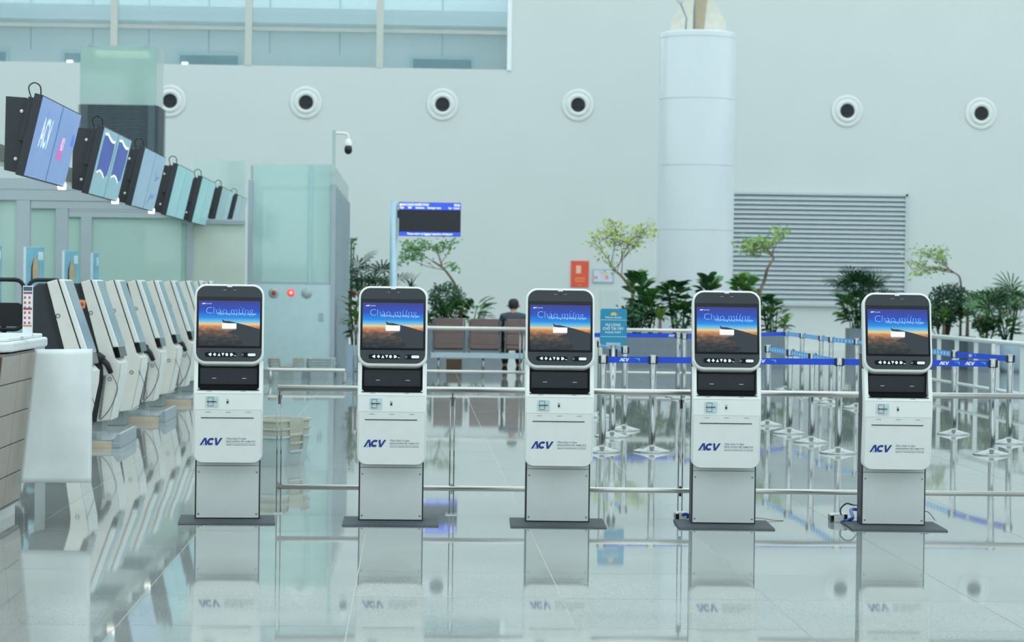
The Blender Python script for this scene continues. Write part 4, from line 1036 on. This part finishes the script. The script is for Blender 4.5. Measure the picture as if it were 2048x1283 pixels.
btx('Flight', .015, .085, .815, .036); btx('GMT', .145, .21, .815, .036); btx('Destination', .27, .41, .815, .036); btx('Passenger name', .46, .68, .815, .036); btx('Seat', .80, .85, .815, .036); btx('Counter', .88, .98, .815, .036)
btx('Please return to baggage inspection checkpoint', .14, .87, .04, .038)
MB().lathe([(.001, -.061), (.022, -.061), (.022, -.058)], 12, (x0+wd*.03, 0, z0+hh*.925), 'y').build('board_icon', bt_, scr)
# ================================================================== SEATS AND PERSON
Ys_ = FL(930, 745).y
px0 = P(866, 700, Ys_).x
pw = (P(930, 700, Ys_).x-px0)
bench = thing('seat_bench', 'brown padded airport seat bench with steel frame and three backs', 'bench', (px0, Ys_, 0))
M_pad = mat('brown_pad', (116, 96, 92), .6, var=.05)
pit = (P(938, 700, Ys_).x-px0)
for i in range(3):
    x0 = i*pit; x1 = x0+pw*.97
    bp_ = MB()
    zz = [.42, .50, .53, .66, .70, .86, .97]
    for a, b in zip((.43, .505, .70), (.50, .695, .965)):
        bp_.prism(rrect(x0+.02, x1-.02, a, b, .02, 3), -.02, .05)
    bp_.build('seat_back', M_pad, bench, .01)
    MB().prism(rrect(x0+.02, x1-.02, .06, .52, .05, 4), .40, .47, 'z').build('seat', M_pad, bench, .015)
    for x in (x0, x1): MB().box(x-.012, x+.018, -.03, .03, .36, .93).build('back_frame', M_chrome, bench)
    for x in (x0,):
        MB().tube(smooth_path([(x, .02, .62), (x, .2, .66), (x, .46, .64), (x, .48, .42)], 4), .016, 6).build('armrest', M_chrome, bench)
MB().box(-.04, 3*pit, .0, .10, .26, .36).build('beam', mat('beam_pale', (176, 194, 200), .35, .4), bench, .005)
for x in (.1, 1.4*pit, 2.7*pit):
    MB().tube([(x, .05, .28), (x, -.0, .0)], .02, 8).tube([(x, .05, .28), (x, .45, .0)], .02, 8).build('leg', M_chrome, bench)
# person seated on the third seat, back to the hall
pp = P(1028, 640, Ys_)
man = thing('person', 'person with short black hair and dark grey shirt sitting on the brown bench', 'person', (pp.x, Ys_+.12, 0))
M_skin = mat('skin', (196, 152, 124), .5, var=.05); M_shirt = mat('shirt_dark', (60, 70, 78), .8, var=.1); M_trs = mat('trousers_dark', (34, 38, 44), .8, var=.1); M_hair = mat('hair_black', (20, 20, 22), .5, var=.2, scale=40)
def skin(name, verts, edges, rad, m, parent, sub=2):
    me = bpy.data.meshes.new(name); me.from_pydata(verts, edges, []); me.materials.append(m)
    o = bpy.data.objects.new(name, me); COL.objects.link(o); o.parent = parent
    md = o.modifiers.new('skin', 'SKIN'); md.use_smooth_shade = True
    for v, r_ in zip(me.skin_vertices[0].data, rad):
        v.radius = r_ if isinstance(r_, tuple) else (r_, r_)
    me.skin_vertices[0].data[0].use_root = True
    s_ = o.modifiers.new('sub', 'SUBSURF'); s_.levels = sub; s_.render_levels = sub
    return o
V = []; E = []; RD = []
def v(x, y, z, r, prev=None):
    V.append((x, y, z)); RD.append(r)
    if prev is not None: E.append((prev, len(V)-1))
    return len(V)-1
pel = v(0, .10, .56, .13); w1 = v(0, .09, .72, .125, pel); ch = v(0, .11, .90, .14, w1); sh = v(0, .13, 1.0, .085, ch)
nk = v(0, .15, 1.09, .048, sh); h0 = v(0, .165, 1.15, .066, nk); h1 = v(0, .17, 1.22, .085, h0); h2 = v(0, .165, 1.28, .062, h1)
for s_ in (-1, 1):
    s1 = v(s_*.17, .13, .99, .062, sh); el = v(s_*.235, .18, .74, .045, s1); wr = v(s_*.12, .42, .66, .032, el); pm = v(s_*.08, .50, .64, .034, wr)
    for k in range(4):
        f1 = v(s_*(.05+.018*k), .555, .638-.004*k, .0095, pm); v(s_*(.045+.018*k), .59-.004*k, .615, .008, f1)
    th = v(s_*.045, .50, .655, .011, pm); v(s_*.03, .54, .645, .009, th)
    hp_ = v(s_*.10, .16, .55, .10, pel); kn = v(s_*.13, .56, .54, .07, hp_); an_ = v(s_*.12, .60, .10, .045, kn); v(s_*.13, .74, .04, .04, an_)
bodyo = skin('body', V, E, RD, M_skin, man)
V = []; E = []; RD = []
a0 = v(0, .10, .58, (.16, .15)); a1 = v(0, .09, .74, (.155, .145), a0); a2 = v(0, .11, .92, (.18, .15), a1); a3 = v(0, .13, 1.03, (.13, .12), a2); v(0, .148, 1.10, .068, a3)
for s_ in (-1, 1):
    b0 = v(s_*.185, .13, 1.0, .078, a3); b1 = v(s_*.245, .18, .74, .062, b0); v(s_*.14, .40, .665, .048, b1)
skin('shirt', V, E, RD, M_shirt, man)
V = []; E = []; RD = []
a0 = v(0, .11, .56, (.16, .13))
for s_ in (-1, 1):
    b0 = v(s_*.11, .2, .555, .115, a0); b1 = v(s_*.135, .56, .55, .085, b0); v(s_*.122, .60, .12, .065, b1)
skin('trousers', V, E, RD, M_trs, man)
for s_ in (-1, 1):
    MB().loft([[(s_*.125+x, .56+y*.28, 0.005) for x, y in rrect(-.05, .05, 0, 1, .045, 4)], [(s_*.125+x*.95, .56+y*.27, .05) for x, y in rrect(-.05, .05, 0, 1, .045, 4)], [(s_*.125+x*.7, .56+y*.14, .10) for x, y in rrect(-.05, .05, 0, 1, .045, 4)]], True).build('shoe', M_rubber, man)
hb = MB(); hb.lathe([(.076, 1.15), (.088, 1.18), (.096, 1.23), (.088, 1.285), (.056, 1.322), (.001, 1.333)], 18, (0, .158, 0))
hb.build('hair', M_hair, man)
for s_ in (-1, 1): MB().lathe([(.001, -.012), (.022, -.008), (.024, 0.004), (.001, .01)], 10, (s_*.1, .175, 1.20), 'y').build('ear', M_skin, man)
# carton under the bench
a = P(908, 738, Ys_+.9); tag(MB().box(a.x-.14, a.x+.14, Ys_+.8, Ys_+1.1, 0, .22).build('cardboard_box', mat('carton_brown', (120, 98, 84), .8), None, .006), 'small brown carton on the floor behind the bench', 'box')
# ================================================================== PLANTERS AND PLANTS
def planter(x0, x1, Y, depth, h, label, m=M_planter, rz=0):
    a = P(x0, 650, Y).x; b = P(x1, 650, Y).x; w_ = (b-a)/2
    t = thing('planter', label, 'planter', ((a+b)/2, Y+depth/2, 0), rz)
    d = depth/2
    MB().loft([[(-w_*.98, -d*.98, 0), (w_*.98, -d*.98, 0), (w_*.98, d*.98, 0), (-w_*.98, d*.98, 0)], [(-w_, -d, h), (w_, -d, h), (w_, d, h), (-w_, d, h)],
               [(-w_+.04, -d+.04, h), (w_-.04, -d+.04, h), (w_-.04, d-.04, h), (-w_+.04, d-.04, h)], [(-w_+.04, -d+.04, h-.1), (w_-.04, -d+.04, h-.1), (w_-.04, d-.04, h-.1), (-w_+.04, d-.04, h-.1)]]).build('box', m, t)
    MB().box(-w_+.04, w_-.04, -d+.04, d-.04, h-.09, h-.05).build('soil', M_soil, t)
    return t
def leaf_mesh(L, W, bend=.3, fold=.12, n=4):
    vs = []; fs = []
    for i in range(n+1):
        u = i/n; w_ = W*math.sin(math.pi*min(1, .08+u*.92))**.8*(1 if i < n else 0)
        y = L*u*math.cos(bend*u); z = -L*bend*.5*u*u
        vs += [(-w_/2, y, z+fold*w_), (0, y, z), (w_/2, y, z+fold*w_)]
    for i in range(n):
        a = i*3; fs += [(a, a+1, a+4, a+3), (a+1, a+2, a+5, a+4)]
    return MB().add(vs, fs, True).mesh('leaf')
def fan_mesh(L, n=11, W=.035):
    b = MB()
    for i in range(n):
        q_ = R(-95+190*i/(n-1)); l_ = L*(.8+.2*math.cos(q_))
        d = Vector((math.sin(q_), math.cos(q_), .12)); s_ = Vector((math.cos(q_), -math.sin(q_), 0))
        b.add([d*.02, d*l_*.45+s_*W/2, d*l_*.45-s_*W/2, d*l_*.8+s_*W*.4+Vector((0, 0, -.05*l_)), d*l_*.8-s_*W*.4+Vector((0, 0, -.05*l_)), d*l_+Vector((0, 0, -.18*l_))], [(0, 1, 2), (1, 3, 4, 2), (3, 5, 4)], True)
    return b.mesh('frond')
def strap_mesh(L, W, bend=1.1, n=5):
    vs = []; fs = []; p = Vector((0, 0, 0)); a = 0
    for i in range(n+1):
        u = i/n; w_ = W*(1-u**2.2)*(.5+.5*min(1, u*4)); vs += [(-w_/2, p.y, p.z), (w_/2, p.y, p.z)]
        p = p+Vector((0, math.cos(a), math.sin(a)))*(L/n); a -= bend/n
    for i in range(n): fs.append((2*i, 2*i+1, 2*i+3, 2*i+2))
    return MB().add(vs, fs, True).mesh('leaf')
def thick(o):
    return o
LM = {}
def cached(key, fn, m):
    k = (key, m.name)
    if k not in LM:
        me = fn(); me.materials.append(m); LM[k] = me
    return LM[k]
def aim(dirv, roll=0):
    q_ = Vector(dirv).normalized().to_track_quat('Y', 'Z'); return (q_.to_matrix() @ Matrix.Rotation(roll, 3, 'Y')).to_euler()
def fan_palm(x, y, Y, hgt, spread, n, label, mats=(L_deep, L_dark), stems=5, L=.42):
    """x,y pixel of crown centre; stands with its foot in the planter"""
    c = P(x, y, Y)
    t = thing('fan_palm', label, 'plant', (c.x, Y, .55))
    top = c.z-.55
    st = MB(); heads = []
    for i in range(stems):
        q_ = random.uniform(0, 6.28); r_ = spread*.55*random.random()
        hx, hy, hz = r_*math.cos(q_), r_*math.sin(q_)*.6, top*random.uniform(.72, 1.02)
        st.tube([(hx*.2, hy*.2, 0), (hx*.6, hy*.6, hz*.5), (hx, hy, hz)], .018, 5); heads.append(Vector((hx, hy, hz)))
    for i in range(n):
        h_ = heads[i % stems]+Vector((0, 0, random.uniform(-.35, .02)*min(1, top)))
        q_ = random.uniform(0, 6.28); el = random.uniform(-.1, 1.1)
        d = Vector((math.cos(q_)*math.cos(el), math.sin(q_)*math.cos(el), math.sin(el)))
        e = h_+d*spread*.35
        st.tube([h_, e], .007, 4, False)
        me = cached(('fan', L), lambda: fan_mesh(L), random.choice(mats))
        obj('frond', me, None, t, loc=e, rot=aim(d+Vector((0, 0, -.2)), random.uniform(-.5, .5)))
    st.build('stem', L_dark, t)
    return t
def leafy(x, y, Y, w_, h_, n, label, mats, L=.26, W=.15, z0=.55, name='leafy_plant', up=.5, stems=6):
    """rounded mass of broad leaves: x,y = pixel of mass centre"""
    c = P(x, y, Y); t = thing(name, label, 'plant', (c.x, Y, z0)); cz = c.z-z0
    st = MB()
    for i in range(stems):
        st.tube([(random.uniform(-.06, .06), random.uniform(-.06, .06), 0), (random.uniform(-.4, .4)*w_, random.uniform(-.3, .3)*w_, cz+random.uniform(-.2, .5)*h_)], .012, 5)
    st.build('stem', L_dark, t)
    for i in range(int(n*1.6)):
        q_ = random.uniform(0, 6.28); f = random.uniform(-1, 1); r_ = math.sqrt(max(.05, 1-f*f))*random.uniform(.2, 1)
        p = Vector((w_*.5*r_*math.cos(q_), w_*.42*r_*math.sin(q_), cz+f*h_*.5))
        d = Vector((math.cos(q_), math.sin(q_), up+.5*f))
        me = cached(('leaf', L, W), lambda: leaf_mesh(L, W, .5), random.choice(mats))
        o = obj('leaf', me, None, t, loc=p, rot=aim(d, random.uniform(-.6, .6))); s_ = random.uniform(.75, 1.2); o.scale = (s_, s_, s_)
    return t
def rosette(x, y, Y, r_, n, label, mats, z0=.55, W=.05, name='strap_leaf_plant', elmin=.3):
    c = P(x, y, Y); t = thing(name, label, 'plant', (c.x, Y, z0)); zz = max(.02, c.z-z0)
    MB().tube([(0, 0, 0), (0, 0, zz+.02)], [.04, .03], 7).build('stem', M_trunk, t)
    for i in range(n):
        q_ = i*2.4; el = random.uniform(elmin, 1.45)
        d = Vector((math.cos(q_)*math.cos(el), math.sin(q_)*math.cos(el), math.sin(el)))
        me = cached(('strap', W, round(r_, 2)), lambda: strap_mesh(r_, W), random.choice(mats))
        s_ = random.uniform(.75, 1.1)
        obj('leaf', me, None, t, loc=(0, 0, zz), rot=aim(d)).scale = (s_, s_, s_)
    return t
def bush(x, y, Y, w_, h_, n, label, m, z0=.55, ls=.09):
    c = P(x, y, Y); t = thing('dense_bush', label, 'plant', (c.x, Y, z0)); cz = c.z-z0
    st = MB()
    for i in range(7): st.tube([(0, 0, 0), (random.uniform(-.3, .3)*w_, random.uniform(-.3, .3)*w_, cz+random.uniform(-.3, .3)*h_)], .012, 5)
    st.build('stem', M_trunk, t); b = MB()
    for i in range(n):
        q_ = random.uniform(0, 6.28); f = random.uniform(-1, 1); k = random.uniform(.5, 1.03)
        r_ = math.sqrt(max(0, 1-f*f))*k
        p = Vector((w_*.5*r_*math.cos(q_), w_*.4*r_*math.sin(q_), cz+f*k*h_*.5))
        d = Vector((random.gauss(0, 1), random.gauss(0, 1), random.gauss(.2, .7))).normalized(); s_ = d.orthogonal().normalized()*ls*.3; l_ = ls*random.uniform(.7, 1.3)
        b.add([p, p+d*l_*.5+s_, p+d*l_, p+d*l_*.5-s_], [(0, 1, 2, 3)])
    o = b.build('foliage', m, t); o['kind'] = 'stuff'
    return t
def small_tree(trunk_px, tips, Y, label, m, nleaf=9, ls=.085, r0=.045):
    pts = [P(x, y, Y) for x, y in trunk_px]
    base = pts[0]; t = thing('small_tree', label, 'tree', (base.x, Y, .55))
    loc = [Vector((p.x-base.x, random.uniform(-.06, .06)*i, p.z-.55)) for i, p in enumerate(pts)]
    loc = [Vector((loc[0].x, 0, 0))]+loc
    sp = smooth_path(loc, 5); k = len(sp)
    MB().tube(sp, [r0*(1-.6*i/k) for i in range(k)], 8).build('trunk', M_trunk, t)
    br = MB(); lf = MB()
    def wp(x, y, d): 
        e = P(x, y, Y); return Vector((e.x-base.x, d, e.z-.55))
    def limb(a, b, r_, k_=.1):
        mid = (a+b)/2+Vector((random.uniform(-k_, k_), random.uniform(-k_, k_), random.uniform(-.5*k_, 1.2*k_)))
        pa = smooth_path([a, mid, b], 4); n_ = len(pa)
        br.tube(pa, [r_*(1-.6*i/n_) for i in range(n_)], 4, False); return pa
    for (cx, cy, rx, ry, kk) in tips:
        f0 = random.choice(sp[int(k*.8):])
        main = limb(f0, wp(cx, cy, random.uniform(-.3, .3)), .013)
        for q2 in range(kk):
            a = random.uniform(0, 6.28); r_ = math.sqrt(random.random())
            e = wp(cx+rx*r_*math.cos(a), cy+ry*r_*math.sin(a), random.uniform(-.5, .5))
            pa = limb(random.choice(main[2:]), e, .005, .06)
            for q_ in range(nleaf):
                c = pa[random.randrange(len(pa)//3, len(pa))]+Vector((random.gauss(0, .07), random.gauss(0, .07), random.gauss(0, .05)))
                d = Vector((random.gauss(0, 1), random.gauss(0, 1), random.gauss(-.1, .6))).normalized(); s_ = d.orthogonal().normalized()*ls*.3; l_ = ls*random.uniform(.7, 1.35)
                lf.add([c, c+d*l_*.5+s_, c+d*l_, c+d*l_*.5-s_], [(0, 1, 2, 3)])
    br.build('branches', M_trunk, t)
    o = lf.build('foliage', m, t); o['kind'] = 'stuff'
    return t
def ell_tips(regs, n): return regs
YP = 53.0
# left wall planter
planter(700, 1010, YP, .9, .62, 'long grey planter by the far wall behind the brown seats')
planter(693, 745, 40.6, .45, .52, 'tall grey planter box beside the glass gate posts', M_planter2)
rosette(712, 640, 40.8, .42, 34, 'green and copper leaved plant in the box beside the gate posts', (L_mid, L_lite, L_red), .48, .05, elmin=.1)
leafy(712, 628, 40.9, .36, .8, 40, 'copper leafed shrub in the box beside the gate posts', (L_red, L_dark, L_mid), .22, .07, .48)
fan_palm(735, 548, YP+.5, 1, .95, 40, 'wide fan palm between the gate and the flight board post', (L_deep, L_dark), 8, .45)
rosette(822, 582, YP+.4, .5, 18, 'small dark strap leaf plant beside the flight board post', (L_deep, L_dark))
leafy(699, 489, YP+.2, .28, .3, 12, 'tall thin plant with a leafy tip rising beside the gate posts', (L_dark, L_mid), .16, .1, .55, 'tall_plant')
small_tree([(921, 640), (920, 600), (912, 572), (890, 540), (866, 522)], ell_tips([(828, 495, 30, 18, 16), (812, 512, 14, 10, 5), (880, 492, 12, 10, 4), (905, 483, 14, 3, 3), (905, 536, 10, 7, 3), (850, 485, 20, 8, 5)], 0), YP+.45, 'thin bent tree leaning left under the flight board', L_mid, 11, .10)
bush(892, 598, YP+.4, .85, .75, 900, 'round dark green bush behind the brown seats', L_dark)
rosette(893, 632, YP+.25, .62, 30, 'bright strap leaf plant before the dark bush', (L_mid, L_dark, L_mid))
leafy(948, 622, YP+.35, .8, .4, 42, 'broad light green plant beside the strap leaf plant', (L_mid, L_lite, L_dark), .34, .10)
bush(870, 636, YP+.3, .9, .35, 400, 'low dark ground bush behind the brown seats', L_deep)
# middle planter
YM = FL(1400, 736).y
planter(1208, 1576, YM, 1.2, .655, 'long grey planter full of plants before the round column')
small_tree([(1268, 660), (1266, 600), (1262, 578), (1243, 552), (1222, 532)], ell_tips([(1240, 470, 60, 30, 30), (1222, 440, 14, 14, 5), (1190, 485, 18, 14, 6), (1285, 470, 28, 30, 14), (1215, 515, 22, 10, 5), (1300, 450, 12, 20, 5)], 0), YM+.7, 'slender sparse tree with yellow green leaves left of the column', L_yel, 7, .09)
small_tree([(1512, 660), (1515, 600), (1530, 560), (1533, 536), (1548, 515), (1540, 508)], ell_tips([(1515, 485, 45, 16, 24), (1555, 470, 18, 12, 8), (1490, 490, 22, 14, 8), (1575, 462, 8, 5, 2), (1500, 505, 30, 5, 5)], 0), YM+.7, 'crooked small tree with bright leaves before the louvre', L_lite, 9, .09)
leafy(1278, 585, YM+.75, .42, .62, 50, 'upright glossy broad leaf shrub left of the column', (L_mid, L_dark), .26, .17, .6, up=.9)
leafy(1300, 610, YM+.55, .35, .5, 30, 'second glossy broad leaf shrub at the column foot', (L_dark, L_mid), .24, .15, .6, up=.8)
bush(1270, 632, YM+.5, .8, .55, 700, 'dark small leaved bush under the slender tree', L_dark, .6)
bush(1238, 642, YM+.4, .7, .3, 300, 'low dark bush behind the teal sign', L_deep, .6)
rosette(1320, 640, YM+.3, .42, 22, 'pale strap leaf plant at the middle of the long planter', (L_lite, L_mid, L_lite), .6, .09)
leafy(1352, 592, YM+.7, .55, .4, 40, 'broad leaf shrub before the column shaft', (L_mid, L_dark), .26, .17, .6)
leafy(1366, 632, YM+.5, .6, .5, 50, 'dense broad leaf shrub beside the fourth kiosk', (L_dark, L_mid), .24, .13, .6)
leafy(1418, 575, YM+.8, .3, .4, 28, 'tall broad leaf shrub before the column', (L_mid, L_dark), .26, .18, .6, up=.9)
leafy(1488, 575, YM+.8, .42, .36, 34, 'broad leaf shrub right of the column', (L_mid, L_lite, L_mid), .26, .17, .6, up=.8)
leafy(1545, 640, YM+.5, .6, .4, 50, 'leafy shrub at the end of the long planter', (L_mid, L_dark, L_lite), .24, .09, .6)
leafy(1535, 612, YM+.6, .32, .3, 22, 'round leaf shrub under the crooked tree', (L_mid, L_dark), .24, .16, .6)
rosette(1570, 650, YM+.3, .38, 18, 'trailing strap leaf plant at the planter end', (L_lite, L_mid), .6, .04)
# right planters
YR = FL(1715, 713).y
planter(1700, 1752, YR, .6, .66, 'single grey square planter under the louvre')
fan_palm(1722, 552, YR+.3, 1, .75, 40, 'fan palm in the square planter before the louvre', (L_deep, L_dark), 7, .40)
leafy(1708, 618, YR+.3, .75, .62, 55, 'broad jagged leaf plant under the fan palm', (L_mid, L_dark), .30, .16, .6)
fan_palm(1765, 578, YR+.6, 1, .55, 16, 'low fan palm beside the end kiosk head', (L_deep,), 4, .36)
Y2 = 47.5
planter(1845, 1952, Y2, 1.0, .66, 'dark grey planter behind the end kiosk', mat('planter_dark', (92, 102, 110), .5), 0)
planter(1953, 1984, Y2-1.2, .7, .62, 'narrow grey planter box beside the round pot')
p = P(2022, 690, Y2-1.0)
t = thing('round_pot', 'large pale blue round pot with palms', 'pot', (p.x, Y2-1.0, 0))
MB().lathe([(.001, 0), (.2, 0), (.26, .1), (.30, .35), (.285, .55), (.26, .60), (.24, .60), (.24, .54), (.001, .54)], 32).build('pot', M_planter2, t)
MB().lathe([(.24, .545), (.001, .56)], 20).build('soil', M_soil, t)
small_tree([(1921, 650), (1922, 585), (1921, 563), (1912, 549), (1888, 536)], ell_tips([(1850, 505, 26, 12, 12), (1885, 505, 16, 12, 10), (1825, 524, 16, 6, 6), (1845, 545, 24, 6, 6), (1870, 535, 20, 8, 6)], 0), Y2+.6, 'curved thin tree reaching left above the dark bush', L_lite, 8, .085, .03)
bush(1896, 605, Y2+.5, .85, .75, 1100, 'large dark green bush behind the end kiosk', L_deep)
bush(1880, 632, Y2+.4, .9, .5, 600, 'lower dark green bush behind the end kiosk', L_dark)
rosette(1888, 640, Y2+.2, .45, 24, 'bright strap leaf plant in the dark planter', (L_mid, L_lite))
rosette(1935, 632, Y2+.3, .45, 24, 'spiky green plant beside the red flowers', (L_mid, L_lite, L_dark))
fan_palm(1975, 600, Y2+.3, 1, .7, 22, 'feathery palm in the narrow planter', (L_mid, L_dark), 4, .42)
fan_palm(2020, 580, Y2-1.0, 1, .8, 44, 'large fan palm in the round pot', (L_deep, L_dark, L_mid), 4, .45)
leafy(2010, 655, Y2-1.0, .6, .3, 36, 'broad leaves around the round pot rim', (L_mid, L_dark, L_lite), .24, .09, .5)
bush(1968, 650, Y2-.9, .5, .3, 300, 'dark leaves at the narrow planter', L_dark, .55)
for i, (x, y) in enumerate(((1959, 640), (1972, 643), (1963, 646))):
    p = P(x, y, Y2-1.0)
    t = thing('red_flower', ['small red flower beside the spiky green plant', 'red flower nearest the round pot', 'lowest red flower over the narrow planter'][i], 'flower', (p.x, Y2-1.0, .55), 0, 'red flowers')
    MB().tube([(0, 0, 0), (0, 0, p.z-.56)], .006, 5).build('stem', L_mid, t)
    pe = MB()
    for k in range(6):
        q_ = k*1.05; c = Vector((math.cos(q_), math.sin(q_)*.7, .3)); s_ = Vector((-math.sin(q_), math.cos(q_), 0))*.03
        z_ = Vector((0, 0, p.z-.56)); pe.add([z_, z_+c*.05+s_, z_+c*.09, z_+c*.05-s_], [(0, 1, 2, 3)])
    pe.build('petals', mat('petal_red', (214, 52, 50), .5), t)
